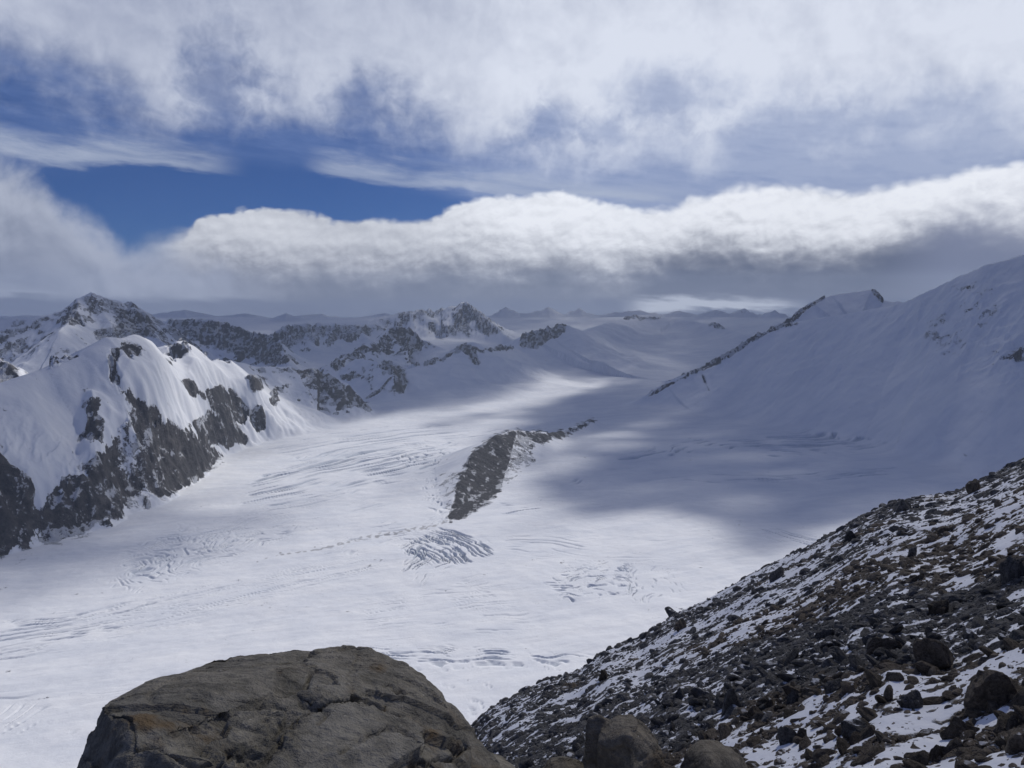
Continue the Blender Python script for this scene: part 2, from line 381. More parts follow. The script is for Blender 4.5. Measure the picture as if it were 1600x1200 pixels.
# ------------------------------------------------------------------ far terrain
GZ = -500.0
NT_, NR = 1500, 1250
th = np.linspace(math.radians(-41), math.radians(41), NT_)
rr = np.concatenate([np.geomspace(450, 1100, 170)[:-1], np.geomspace(1100, 5600, 880)[:-1], np.geomspace(5600, 16000, 200)])
TH, R = np.meshgrid(th, rr)
X = (R*np.sin(TH)).astype(np.float64); Y = (R*np.cos(TH)).astype(np.float64)
BZ = np.interp(R, [0, 3000, 3700, 5000, 6200, 7500, 9000, 11000, 16000], [GZ, GZ, -480, -400, -300, -195, -110, -180, -500])
rightness = sst(TH, math.radians(8), math.radians(20))
BZ = BZ - (0.25*np.clip(R-3000, 0, 4000)*0.05)*(1-rightness)*0
BZ = BZ + fbm(X, Y, 900, 3)*9 + fbm(X, Y, 260, 3)*2.2
# long swell of the ice in the middle, and the ice apron under the right-hand mountain
BZ += 26*np.exp(-(((X-150)/900)**2 + ((Y-2600)/700)**2))
Z = BZ.copy(); HM = np.zeros_like(Z); GRP = np.zeros(Z.shape, np.int8); BESTZ = np.full(Z.shape, -1e9)
WX = X + fbm(X, Y, 420, 4)*42; WY = Y + fbm(X, Y, 420, 4, off=50.0)*42
WX2 = X + fbm(X, Y, 150, 4, off=9.)*16; WY2 = Y + fbm(X, Y, 150, 4, off=70.0)*16
def ridge(grp, pts, kl, kr, rough=1.0, k=25, warp=1.0, A=None, tail=0.05, cap=0.0):
    """a mountain crest: pts = (pixel x, pixel y, distance), kl / kr = steepness left / right of travel"""
    global Z
    p3 = [P(*q) for q in pts]
    d, zc, side = polyline_dist(X + (WX2-X)*warp + (WX-X)*warp*0.45, Y + (WY2-Y)*warp + (WY-Y)*warp*0.45, p3)
    sd = d*side
    t = sst(sd, -60, 60); kk = kl*(1-t) + kr*t
    AA = np.maximum(zc - BZ + 10, 15)*(1.6 if A is None else A)
    dd = np.sqrt(d*d + cap*cap) - cap
    h = zc - AA*(1 - np.exp(-kk*dd/AA)) - tail*dd
    up = np.clip((h - BZ)/60, 0, 1)
    fade = sst(d, 0, 130)*0.85 + 0.15
    rg = (ridged(WX, WY, 430, 4, 0.42, off=grp*3.1) - 1.0)
    h = h + rg*rough*(13 if grp in (1, 9) else 16)*up*fade*np.clip(AA/220, 0.25, 1.3)
    if grp in (2, 3, 4, 5, 6, 7):
        big_ = (ridged(WX2, WY2, 620 if grp != 7 else 800, 5, 0.5, off=grp*5.3) - 1.05)
        h = h + big_*(62 if grp != 7 else 30)*up*sst(d, 40, 380)
        h = h + (ridged(X, Y, 150, 4, 0.55, off=grp*1.3) - 1.0)*9*up*(0.35 + 0.65*sst(d, 0, 200))*(0.35 if grp == 7 else 2.4 if grp == 6 else 1)
    GRP[h > np.maximum(BESTZ, BZ + 3)] = grp; np.maximum(BESTZ, h, out=BESTZ)
    Z = smax(h, Z, k)
# 1 near left mountain
ridge(1, [(-420, 760, 1800), (-200, 665, 2050), (0, 599, 2230), (70, 576, 2310), (125, 553, 2370), (162, 527, 2430), (200, 520, 2520), (240, 526, 2750), (280, 528, 2950), (320, 544, 3080), (352, 556, 3230), (388, 586, 3350), (428, 620, 3430)], 0.45, 0.95, 1.0, 14, 0.3, A=1.45, cap=14)
ridge(1, [(176, 527, 2440), (178, 566, 2350), (190, 604, 2330), (235, 638, 2380), (262, 658, 2440), (300, 686, 2530), (354, 716, 2660)], 0.95, 0.85, 1.2, 8, 0.7, A=1.8)
ridge(1, [(140, 596, 2270), (146, 655, 2130), (165, 715, 2050), (150, 800, 1860)], 0.75, 0.8, 1.5, 12, 0.8)
ridge(1, [(205, 655, 2260), (222, 720, 2120), (235, 790, 1970)], 0.85, 0.85, 1.5, 10, 0.8)
ridge(1, [(115, 700, 2050), (90, 765, 1870), (92, 845, 1670)], 0.85, 0.85, 1.6, 12, 0.9)
ridge(1, [(-200, 620, 1950), (-60, 680, 1850), (10, 728, 1790), (48, 772, 1730), (20, 860, 1625)], 0.9, 0.9, 1.6, 8, 0.8)
ridge(1, [(285, 592, 2860), (345, 600, 2880), (380, 628, 2900), (414, 655, 2930), (408, 695, 2930)], 0.9, 0.9, 1.1, 8, 0.6, A=1.8)
ridge(1, [(395, 588, 3330), (412, 622, 3180), (414, 650, 3060)], 0.7, 0.8, 1.0, 8, 0.6, A=1.8)
ridge(1, [(225, 535, 2640), (262, 560, 2700), (292, 590, 2780)], 0.4, 0.5, 0.6, 20, 0.6)
# 2 low rocky spurs beyond it
ridge(2, [(360, 562, 3480), (400, 573, 3550), (455, 573, 3650), (500, 580, 3700), (540, 600, 3640), (578, 628, 3600)], 0.5, 0.66, 1.0, 16, 0.6)
ridge(2, [(555, 560, 4300), (592, 566, 4150), (622, 580, 4050), (640, 604, 3950)], 0.55, 0.8, 1.0, 16, 0.6)
_F = lambda px, py: P(px, py, GZ/pol(px, py)[1])[:2]
foot = [_F(*q) for q in ((-500, 985), (-200, 910), (0, 866), (50, 857), (100, 846), (150, 830), (200, 811), (250, 788), (300, 762), (330, 738), (352, 716), (385, 702), (420, 692), (455, 686), (500, 678), (560, 664), (600, 652), (650, 634))] + [P(740, 560, 6500)[:2], P(300, 500, 9000)[:2], P(-1500, 500, 9000)[:2], P(-1500, 900, 2000)[:2]]
_sd = in_poly(X + (WX2-X)*0.8, Y + (WY2-Y)*0.8, foot) + fbm(X, Y, 170, 4, off=91)*26
_w = sst(_sd, 8, -120)**0.7
# ribs and gullies running down towards the ice
_c, _s = math.cos(0.25), math.sin(0.25)
_rx = WX2*_c + WY2*_s; _ry = -WX2*_s + WY2*_c
RIB = ridged(_rx/1.0, _ry/3.6, 135, 5, 0.55, off=23) - 1.0
_up = np.clip((Z - BZ)/90, 0, 1)
_qx, _qy = to_px(X, Y, Z)
_up = _up*(1 - 0.8*sst(in_poly(_qx, _qy, [(195, 520), (300, 515), (430, 545), (440, 650), (400, 600), (345, 590), (300, 600), (325, 650), (345, 705), (300, 680), (255, 645), (225, 600)]), 8, -12))
Z = Z + RIB*np.where(GRP == 1, 22, 6)*_up*(TH < pol(420, 600)[0])*sst(R, 3300, 2700)*sst(-210 - Z, 0, 120)
# gullies that part the spurs, and the spur crests standing up between them
def groove(pts, dep, wd):
    global Z
    d, _, _ = polyline_dist(X + (WX2-X)*1.2, Y + (WY2-Y)*1.2, [P(*q) for q in pts])
    Z = Z - dep*np.exp(-(d/wd)**2)*np.clip((Z - BZ)/70, 0, 1)
groove([(262, 545, 2850), (285, 580, 2740), (305, 630, 2650), (335, 675, 2660), (385, 705, 2800)], 62, 85)
groove([(345, 570, 3120), (378, 600, 3060), (400, 635, 3050), (425, 680, 3030)], 45, 75)
groove([(205, 560, 2500), (232, 600, 2470), (270, 640, 2500), (310, 680, 2580), (350, 712, 2680)], 22, 45)
groove([(120, 610, 2230), (108, 680, 2060), (78, 750, 1880), (58, 820, 1720)], 40, 60)
groove([(180, 640, 2240), (192, 720, 2090), (192, 800, 1900)], 42, 45)
groove([(228, 660, 2300), (262, 730, 2200), (278, 775, 2090)], 38, 45)
groove([(178, 566, 2350), (190, 604, 2330), (235, 638, 2380), (262, 658, 2440), (300, 686, 2530), (340, 708, 2630)], -22, 38)
groove([(300, 594, 2860), (345, 600, 2880), (380, 628, 2900), (414, 655, 2930)], -16, 36)
Z = BZ + (Z - BZ)*_w
BESTZ = np.where(_w < 0.02, -1e9, BESTZ)
# 3 high peak at the far left
ridge(3, [(-500, 450, 4700), (-200, 480, 4500), (0, 498, 4250), (55, 497, 4200), (95, 484, 4180), (118, 466, 4200), (142, 456, 4230), (172, 466, 4260), (205, 474, 4330), (240, 492, 4400), (275, 512, 4420), (312, 540, 4450), (380, 585, 4400)], 0.6, 0.85, 1.1, 22, 0.5)
ridge(3, [(120, 466, 4200), (112, 500, 4000), (92, 515, 3850)], 0.7, 0.75, 1.1, 15, 0.5)
ridge(3, [(200, 474, 4330), (222, 510, 4150), (262, 540, 3950)], 0.7, 0.75, 1.2, 15, 0.5)
ridge(3, [(-260, 520, 3300), (-70, 540, 3150), (0, 556, 3000), (32, 582, 2900), (48, 604, 2800)], 0.6, 0.8, 1.0, 15, 0.5)
# 4 dark rocky wall behind, and the saw-toothed ridge
ridge(4, [(240, 505, 5900), (275, 496, 5700), (330, 497, 5600), (372, 508, 5500), (405, 516, 5450), (436, 530, 5300), (446, 556, 5000)], 0.8, 0.9, 1.6, 15, 0.4)
ridge(4, [(420, 522, 6000), (452, 505, 6100), (500, 503, 6300), (545, 507, 6400), (590, 505, 6600)], 0.7, 0.75, 1.3, 15, 0.4)
ridge(5, [(505, 575, 4250), (535, 560, 4400), (560, 543, 4600), (590, 526, 4800), (612, 508, 4950), (640, 512, 5000), (662, 530, 4950), (700, 548, 4800)], 0.7, 0.85, 1.5, 12, 0.4)
# 6 distant peaks
ridge(6, [(590, 494, 7000), (640, 484, 7000), (690, 481, 7100), (712, 476, 7050), (728, 469, 7000), (745, 482, 6900), (765, 500, 6700), (790, 524, 6400)], 0.7, 0.85, 1.4, 14, 0.3)
ridge(6, [(380, 512, 8600), (415, 500, 8600), (445, 488, 8600), (480, 497, 8600), (520, 512, 8600)], 0.7, 0.7, 1.0, 14, 0.3)
ridge(6, [(-200, 500, 9500), (60, 492, 9500), (150, 498, 9500), (235, 490, 9600), (290, 484, 9600), (340, 493, 9600), (385, 489, 9600), (425, 496, 9600), (500, 490, 9600), (545, 497, 9500), (600, 489, 9500), (660, 495, 9400)], 0.7, 0.75, 1.2, 10, 0.15)
ridge(6, [(515, 510, 8900), (560, 498, 8900), (600, 506, 8900)], 0.6, 0.6, 1.0, 14, 0.3)
ridge(6, [(745, 502, 8800), (772, 489, 8900), (790, 479, 9000), (812, 489, 9000), (838, 486, 9050), (856, 480, 9100), (880, 490, 9100), (905, 481, 9200), (930, 491, 9250), (965, 487, 9300), (1000, 483, 9300), (1030, 490, 9350), (1062, 485, 9400), (1090, 491, 9400), (1118, 483, 9400), (1140, 490, 9400), (1162, 481, 9400), (1186, 491, 9300), (1210, 484, 9200), (1240, 496, 9100), (1300, 500, 9000)], 0.75, 0.8, 1.3, 10, 0.15)
# 7 middle ridge with rocky knobs, running back into a snow dome
ridge(7, [(640, 578, 4250), (700, 556, 4450), (735, 534, 4650), (770, 543, 4850), (806, 546, 5050), (826, 524, 5200), (850, 515, 5300), (885, 508, 5400), (915, 520, 5900), (960, 500, 7000), (1000, 492, 7400), (1060, 497, 7400), (1120, 508, 7000), (1165, 522, 6500)], 0.4, 0.42, 0.8, 60, 0.5, A=2.4, cap=30)
# 8 right-hand mountain
ridge(8, [(985, 632, 3900), (1040, 598, 4000), (1100, 574, 4080), (1130, 556, 4120), (1160, 536, 4160), (1205, 512, 4230), (1240, 500, 4300), (1268, 472, 4420), (1300, 461, 4500), (1362, 452, 4550), (1384, 470, 4500), (1425, 472, 4350)], 0.62, 0.62, 0.35, 22, 0.35)
ridge(8, [(1225, 506, 4250), (1300, 494, 4150), (1380, 480, 4050), (1425, 470, 4000), (1480, 442, 3980), (1540, 416, 3960), (1600, 398, 3950), (1750, 350, 3950), (2100, 300, 3900)], 0.6, 0.84, 0.55, 30, 0.5, A=1.9, cap=30)
# 9 rock island in the ice
ridge(9, [(702, 815, 1885), (710, 780, 2000), (722, 742, 2170), (742, 706, 2340), (770, 683, 2470), (800, 673, 2600), (835, 673, 2720), (868, 677, 2860), (895, 668, 3050), (928, 655, 3300)], 0.42, 0.62, 0.5, 5, 0.3, A=1.6, tail=0.1, cap=8)
# the flank the photographer stands on, out of sight below the near slope
GRP[(Z - BZ) < 2.5] = 0
PX, PY = to_px(X, Y, Z)

# bare rock: patches read off the photograph, by distance band
ROCK = np.zeros(Z.shape, np.float32)
def patch(poly, rmin, rmax, amt=1.0, soft=5.0, wob=6.0):
    xs = [p[0] for p in poly]; ys = [p[1] for p in poly]
    m = (PX > min(xs)-25) & (PX < max(xs)+25) & (PY > min(ys)-25) & (PY < max(ys)+25) & (R > rmin) & (R < rmax)
    if not m.any(): return
    d = in_poly(PX[m], PY[m], poly) + fbm(X[m], Y[m], R[m].mean()/60, 4)*wob
    ROCK[m] = np.maximum(ROCK[m], sst(d, soft, -soft)*amt)
def line(pts, w, rmin, rmax, amt=1.0, wob=None):
    poly = None; a = np.array(pts, float)
    xs = a[:, 0]; ys = a[:, 1]
    m = (PX > xs.min()-20) & (PX < xs.max()+20) & (PY > ys.min()-20) & (PY < ys.max()+20) & (R > rmin) & (R < rmax)
    if not m.any(): return
    d, wv, s = polyline_dist(PX[m], PY[m], [(p[0], p[1], p[2] if len(p) > 2 else w) for p in pts])
    d = d + fbm(X[m], Y[m], R[m].mean()/90, 4)*(wv*0.8 if wob is None else wob)
    ROCK[m] = np.maximum(ROCK[m], sst(d, wv*1.25, wv*0.3)*amt)
# near left mountain
patch([(175, 545), (195, 530), (215, 536), (228, 552), (205, 556), (188, 550), (178, 568), (170, 560)], 2000, 3100, .95)
line([(176, 560, 5), (180, 585, 7), (192, 607, 9), (215, 628, 8), (240, 648, 8)], 8, 1900, 2800, .9)
patch([(192, 600), (232, 640), (248, 668), (290, 672), (345, 714), (318, 735), (270, 765), (215, 795), (150, 828), (60, 852), (-40, 885), (-40, 800), (40, 790), (62, 800), (75, 780), (110, 745), (150, 720), (180, 690), (195, 650)], 1500, 2900, .66, 9, 16)
patch([(140, 615), (152, 618), (155, 650), (150, 690), (120, 700), (130, 660)], 1800, 2700, .62, 8, 12)
patch([(-60, 660), (0, 715), (25, 735), (52, 765), (52, 800), (0, 860), (-60, 880)], 1500, 2200, .95, 6, 8)
patch([(110, 790), (170, 745), (225, 742), (220, 770), (170, 800), (130, 815)], 1500, 2500, .98, 8, 10)
patch([(248, 655), (300, 682), (330, 702), (320, 725), (280, 742), (255, 720), (250, 690)], 1900, 2900, .95, 6, 8)
patch([(195, 640), (225, 640), (240, 665), (242, 700), (215, 700), (198, 670)], 1900, 2800, .9, 6, 9)
line([(255, 531, 4), (275, 540, 7), (290, 550, 6)], 6, 2300, 3100, .9)
patch([(258, 535), (285, 537), (298, 548), (280, 560), (268, 565), (262, 550)], 2300, 3100, .85)
patch([(318, 540), (340, 545), (362, 560), (340, 562), (322, 555)], 2400, 3300, .85)
patch([(250, 668), (300, 690), (345, 716), (310, 745), (260, 770), (235, 740)], 1900, 2900, .9, 6, 10)
patch([(325, 612), (345, 602), (362, 612), (385, 640), (388, 655), (362, 662), (338, 650), (330, 630)], 2400, 3100, .97, 4, 6)
patch([(300, 660), (335, 645), (372, 665), (384, 686), (352, 697), (318, 688)], 2400, 3100, .85, 5, 7)
patch([(286, 595), (300, 597), (318, 620), (305, 618), (290, 608)], 2400, 3100, .8, 4, 5)
patch([(388, 640), (402, 634), (416, 648), (415, 668), (402, 672), (392, 658)], 2500, 3300, .9, 4, 4)
patch([(385, 590), (400, 590), (412, 608), (395, 612)], 2500, 3400, .75, 4, 4)
patch([(422, 615), (432, 612), (438, 628), (424, 630)], 2500, 3500, .8, 3, 3)
# spurs beyond
patch([(455, 572), (475, 574), (510, 580), (530, 598), (545, 612), (575, 625), (572, 632), (545, 622), (548, 638), (525, 628), (505, 612), (480, 590), (462, 585)], 2900, 3900, .9, 4, 6)
patch([(592, 566), (612, 565), (632, 580), (640, 600), (630, 612), (618, 605), (612, 588), (598, 575)], 3600, 4700, .9, 4, 5)
# far left peak
patch([(90, 505), (105, 486), (122, 472), (128, 490), (132, 510), (112, 508)], 3600, 4700, .8, 4, 6)
patch([(178, 480), (205, 478), (232, 500), (258, 527), (200, 528), (180, 512)], 3500, 4700, .8, 4, 7)
patch([(190, 470), (210, 480), (200, 484)], 3500, 4700, .85, 4, 3)
patch([(145, 520), (180, 508), (190, 528), (150, 532)], 3400, 4700, .5, 5, 6)
patch([(-80, 540), (0, 555), (28, 575), (32, 592), (-20, 610), (-80, 600)], 2500, 3500, .75, 5, 5)
line([(80, 575), (120, 556)], 2, 2000, 4000, .7)
patch([(262, 500), (300, 492), (372, 508), (405, 514), (436, 528), (450, 560), (425, 575), (395, 560), (345, 545), (300, 535), (270, 520)], 4500, 7000, .72, 5, 9)
patch([(430, 518), (455, 505), (500, 503), (560, 508), (600, 512), (575, 525), (520, 530), (480, 535), (450, 545)], 5000, 7500, .6, 6, 10)
patch([(517, 572), (540, 556), (562, 541), (590, 540), (618, 550), (600, 552), (568, 548), (545, 560), (530, 575)], 4000, 5400, .85, 4, 6)
patch([(598, 530), (612, 508), (640, 510), (660, 530), (655, 545), (630, 542), (612, 535)], 4000, 5600, .8, 4, 6)
patch([(668, 508), (690, 520), (700, 536), (682, 530)], 4200, 7000, .6, 4, 5)
patch([(706, 490), (728, 476), (752, 490), (782, 520), (760, 524), (738, 505), (730, 524), (716, 515)], 5500, 7600, .72, 4, 6)
line([(625, 487), (655, 486), (690, 485)], 4, 6000, 8000, .65)
line([(665, 570, 3), (700, 557, 3), (728, 540, 4), (752, 548, 3), (800, 545, 2.2)], 3, 3900, 5400, .9)
patch([(718, 545), (740, 540), (750, 560), (750, 574), (732, 560)], 3900, 5200, .85, 3, 4)
patch([(812, 540), (814, 524), (835, 516), (862, 508), (888, 506), (882, 520), (860, 532), (838, 545), (820, 545)], 4400, 6500, .95, 3, 4)
line([(905, 505, 3), (925, 500, 2)], 3, 5400, 8000, .8)
line([(975, 497, 3), (990, 493, 4), (1008, 498, 3), (1030, 497, 2)], 3, 6000, 8200, .85)
line([(1110, 508, 3), (1128, 512, 4)], 3, 5500, 8200, .85)
line([(645, 570, 3), (652, 571, 3)], 3, 3900, 5000, .9)
# right-hand ridge
line([(1010, 620, 1.5), (1045, 600, 2.5), (1095, 578, 2.2), (1118, 566, 5), (1135, 555, 6), (1160, 538, 6), (1190, 522, 5), (1215, 511, 4), (1240, 498, 5), (1262, 480, 4), (1285, 464, 4)], 4, 3500, 5000, .98, 2.2)
line([(1362, 452, 3), (1368, 460, 4), (1378, 470, 3)], 3, 3800, 5000, .95, 1)
line([(1094, 578, 1.5), (1108, 610, 2)], 1.5, 3400, 4600, .62)
line([(1225, 509, 3), (1245, 507, 2)], 3, 3500, 5000, .9)
for q in (((1430, 500), (1460, 495), (1490, 505), (1450, 512)), ((1440, 520), (1480, 515), (1520, 530), (1480, 545)), ((1500, 470), (1560, 480), (1565, 510), (1530, 500)), ((1550, 555), (1600, 535), (1640, 545), (1600, 575), (1565, 570)), ((1470, 540), (1520, 548), (1500, 558), (1475, 552)), ((1495, 450), (1560, 440), (1560, 455), (1510, 462))):
    patch(list(q), 3200, 4400, .34, 8, 14)
patch([(1572, 562), (1596, 545), (1600, 560), (1585, 570)], 3200, 4400, .8, 4, 5)
# rock island
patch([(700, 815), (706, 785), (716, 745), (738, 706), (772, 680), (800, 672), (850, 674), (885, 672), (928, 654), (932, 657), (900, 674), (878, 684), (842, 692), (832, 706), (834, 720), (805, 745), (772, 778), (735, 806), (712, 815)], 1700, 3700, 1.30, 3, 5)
patch([(810, 690), (840, 694), (838, 716), (800, 745), (786, 760), (790, 720)], 1700, 3500, .0, 4, 4)
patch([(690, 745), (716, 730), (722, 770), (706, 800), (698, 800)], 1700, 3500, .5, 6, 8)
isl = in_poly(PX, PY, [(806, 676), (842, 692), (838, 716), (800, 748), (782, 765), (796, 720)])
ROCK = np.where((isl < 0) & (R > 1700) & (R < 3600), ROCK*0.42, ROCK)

# broken relief where the rock is bare
_rk = sst(ROCK, 0.2, 0.9)*np.clip((Z - BZ)/30, 0, 1)
_sc = np.clip(R/2400, 0.6, 2.2)
_rel = (ridged(WX2/_sc.mean(), WY2, 120, 5, 0.55, off=7) - 1.05)*20*_sc + fbm(X, Y, 45, 4, 0.6, off=3)*7*_sc
Z = Z + _rel*_rk*np.where(GRP == 9, 0.3, 0.6) + (ridged(WX, WY, 230, 4, 0.5, off=61) - 1.0)*42*_rk*((GRP == 1) | (GRP == 4))*sst(Z - BZ, 0, 120)*sst(-40 - Z, 20, 120)
for (cx, cy, rx, ry, am) in ((1510, 500, 110, 70, 15), (1590, 560, 60, 40, 14), (1290, 560, 90, 60, 6), (1130, 590, 60, 40, 5)):
    g_ = np.exp(-(((PX-cx)/rx)**2 + ((PY-cy)/ry)**2))*(GRP == 8)
    Z = Z + (ridged(WX2*1.0, WY2*1.6, 110, 5, 0.55, off=cx) - 1)*am*g_
_n = grid_normals(X, Y, Z)[..., 2]
_auto = sst(_n + fbm(X, Y, 140, 4, 0.6, off=44)*0.10, 0.80, 0.66)*np.choose(GRP, [0, 0, .72, .52, .85, .85, .8, 0, 0, 0])
ROCK = np.where((GRP == 1) & (R < 3000), ROCK + RIB*0.50*(ROCK > 0.05) + 0.02, ROCK)
ROCK = np.maximum(ROCK, np.where(Z - BZ > 15, _auto, 0))
# crevasses: real grooves in the ice
ice = (GRP == 0) | ((GRP == 8) & (Z - BZ < 14))
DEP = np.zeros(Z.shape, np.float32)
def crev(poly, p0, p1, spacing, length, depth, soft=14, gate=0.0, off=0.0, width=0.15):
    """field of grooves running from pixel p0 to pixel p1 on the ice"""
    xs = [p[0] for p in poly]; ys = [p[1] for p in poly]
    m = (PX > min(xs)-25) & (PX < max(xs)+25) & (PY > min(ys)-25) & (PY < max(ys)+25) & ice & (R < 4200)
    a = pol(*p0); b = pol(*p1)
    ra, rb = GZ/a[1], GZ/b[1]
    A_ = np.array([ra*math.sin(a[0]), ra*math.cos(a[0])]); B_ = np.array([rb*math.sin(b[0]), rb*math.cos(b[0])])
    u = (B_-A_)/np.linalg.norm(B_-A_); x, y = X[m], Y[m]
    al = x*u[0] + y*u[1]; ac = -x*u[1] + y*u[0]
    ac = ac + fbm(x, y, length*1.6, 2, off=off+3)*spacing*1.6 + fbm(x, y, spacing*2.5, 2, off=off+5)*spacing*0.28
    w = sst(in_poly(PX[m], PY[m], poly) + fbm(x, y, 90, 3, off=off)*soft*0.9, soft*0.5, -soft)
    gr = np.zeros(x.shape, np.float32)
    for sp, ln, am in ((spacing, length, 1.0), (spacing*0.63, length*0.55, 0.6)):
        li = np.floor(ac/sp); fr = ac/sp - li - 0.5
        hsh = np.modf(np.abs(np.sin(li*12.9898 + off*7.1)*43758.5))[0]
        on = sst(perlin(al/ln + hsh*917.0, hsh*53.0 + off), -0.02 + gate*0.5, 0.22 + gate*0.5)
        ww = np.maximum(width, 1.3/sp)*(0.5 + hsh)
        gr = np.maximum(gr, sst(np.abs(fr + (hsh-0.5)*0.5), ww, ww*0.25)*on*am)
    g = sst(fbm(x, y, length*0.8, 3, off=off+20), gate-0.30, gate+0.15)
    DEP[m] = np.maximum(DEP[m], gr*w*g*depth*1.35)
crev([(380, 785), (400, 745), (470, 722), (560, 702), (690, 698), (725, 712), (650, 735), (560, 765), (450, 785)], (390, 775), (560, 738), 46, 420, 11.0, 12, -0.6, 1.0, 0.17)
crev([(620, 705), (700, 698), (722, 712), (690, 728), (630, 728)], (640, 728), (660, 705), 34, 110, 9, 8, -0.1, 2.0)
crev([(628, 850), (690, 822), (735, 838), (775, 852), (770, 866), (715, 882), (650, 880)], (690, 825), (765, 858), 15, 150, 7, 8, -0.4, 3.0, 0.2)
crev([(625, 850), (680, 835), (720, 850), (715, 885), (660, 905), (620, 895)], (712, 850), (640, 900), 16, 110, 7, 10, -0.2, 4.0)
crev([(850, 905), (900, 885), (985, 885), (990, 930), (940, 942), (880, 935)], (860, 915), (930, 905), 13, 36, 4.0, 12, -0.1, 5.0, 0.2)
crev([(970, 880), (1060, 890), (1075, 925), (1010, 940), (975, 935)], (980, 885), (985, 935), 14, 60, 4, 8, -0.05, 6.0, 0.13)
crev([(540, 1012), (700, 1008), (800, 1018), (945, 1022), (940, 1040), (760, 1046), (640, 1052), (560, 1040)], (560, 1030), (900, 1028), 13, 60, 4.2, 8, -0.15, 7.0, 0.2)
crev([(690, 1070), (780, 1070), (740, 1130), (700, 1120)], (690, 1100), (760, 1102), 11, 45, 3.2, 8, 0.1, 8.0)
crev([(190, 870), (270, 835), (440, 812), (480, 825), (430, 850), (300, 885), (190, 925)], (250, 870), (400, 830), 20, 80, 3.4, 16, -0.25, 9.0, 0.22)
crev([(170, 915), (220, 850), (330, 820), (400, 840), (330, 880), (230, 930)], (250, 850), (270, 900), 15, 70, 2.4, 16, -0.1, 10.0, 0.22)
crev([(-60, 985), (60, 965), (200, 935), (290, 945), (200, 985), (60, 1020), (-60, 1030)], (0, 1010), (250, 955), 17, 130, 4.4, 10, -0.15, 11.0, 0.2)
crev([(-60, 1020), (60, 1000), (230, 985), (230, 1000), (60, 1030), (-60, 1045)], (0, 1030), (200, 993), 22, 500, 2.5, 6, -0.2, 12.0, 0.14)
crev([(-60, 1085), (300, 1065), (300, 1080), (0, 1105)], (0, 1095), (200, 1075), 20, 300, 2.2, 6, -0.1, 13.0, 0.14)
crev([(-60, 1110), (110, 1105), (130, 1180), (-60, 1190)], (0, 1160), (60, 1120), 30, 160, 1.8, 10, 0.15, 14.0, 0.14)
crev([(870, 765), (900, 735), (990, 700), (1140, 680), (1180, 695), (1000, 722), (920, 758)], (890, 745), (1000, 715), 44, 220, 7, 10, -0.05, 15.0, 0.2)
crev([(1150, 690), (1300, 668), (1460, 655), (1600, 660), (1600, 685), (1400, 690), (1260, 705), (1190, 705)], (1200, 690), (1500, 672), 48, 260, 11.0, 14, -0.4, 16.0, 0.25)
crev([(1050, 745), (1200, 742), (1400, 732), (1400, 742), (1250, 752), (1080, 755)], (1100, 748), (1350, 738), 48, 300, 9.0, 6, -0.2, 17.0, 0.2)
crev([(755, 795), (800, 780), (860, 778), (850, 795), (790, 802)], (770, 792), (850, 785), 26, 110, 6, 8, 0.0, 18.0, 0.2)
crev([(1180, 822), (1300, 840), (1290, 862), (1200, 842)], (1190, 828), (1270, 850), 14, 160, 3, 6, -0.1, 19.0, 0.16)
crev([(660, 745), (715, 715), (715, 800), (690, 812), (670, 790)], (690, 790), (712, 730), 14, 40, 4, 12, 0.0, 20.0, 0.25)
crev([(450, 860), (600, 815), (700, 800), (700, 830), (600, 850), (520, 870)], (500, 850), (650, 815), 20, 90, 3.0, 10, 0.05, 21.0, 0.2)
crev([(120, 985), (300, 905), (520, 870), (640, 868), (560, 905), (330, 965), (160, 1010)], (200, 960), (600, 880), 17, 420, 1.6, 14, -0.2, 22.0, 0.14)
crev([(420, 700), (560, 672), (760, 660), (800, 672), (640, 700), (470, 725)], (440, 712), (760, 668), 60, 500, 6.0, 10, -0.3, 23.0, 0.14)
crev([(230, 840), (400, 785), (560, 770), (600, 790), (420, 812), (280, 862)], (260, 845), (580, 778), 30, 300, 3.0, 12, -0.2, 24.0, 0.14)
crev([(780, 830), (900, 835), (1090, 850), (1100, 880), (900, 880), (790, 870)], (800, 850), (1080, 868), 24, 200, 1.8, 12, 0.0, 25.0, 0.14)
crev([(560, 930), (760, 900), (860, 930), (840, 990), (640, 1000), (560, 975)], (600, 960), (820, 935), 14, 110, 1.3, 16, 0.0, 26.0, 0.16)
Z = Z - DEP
Z += (fbm(X, Y, 60, 3, off=33)*0.9 + fbm(X*0.6+Y*0.15, Y*1.4-X*0.5, 30, 3, off=5)*0.5)*(GRP == 0)
# sparse debris along the medial moraine
DEB = np.zeros(Z.shape, np.float32)
m = (PX > 380) & (PX < 730) & (PY > 790) & (PY < 900) & (GRP == 0)
d, wv, s_ = polyline_dist(PX[m], PY[m], [(712, 808, 5), (690, 818, 4), (640, 828, 5), (560, 842, 5), (500, 858, 2.5), (430, 868, 1.5), (400, 876, 1)])
DEB[m] = sst(perlin(X[m]/9, Y[m]/14) + (1 - d/wv)*0.55, 0.42, 0.6)*sst(d, wv, wv*0.4)*0.55
for (px, py, rx) in ((438, 864, 2.6), (492, 855, 1.8), (1155, 820, 1.6), (402, 878, 1.6)):
    DEB = np.maximum(DEB, sst(np.hypot(PX-px, (PY-py)*2.0), rx, rx*0.5)*(GRP == 0)*0.9)
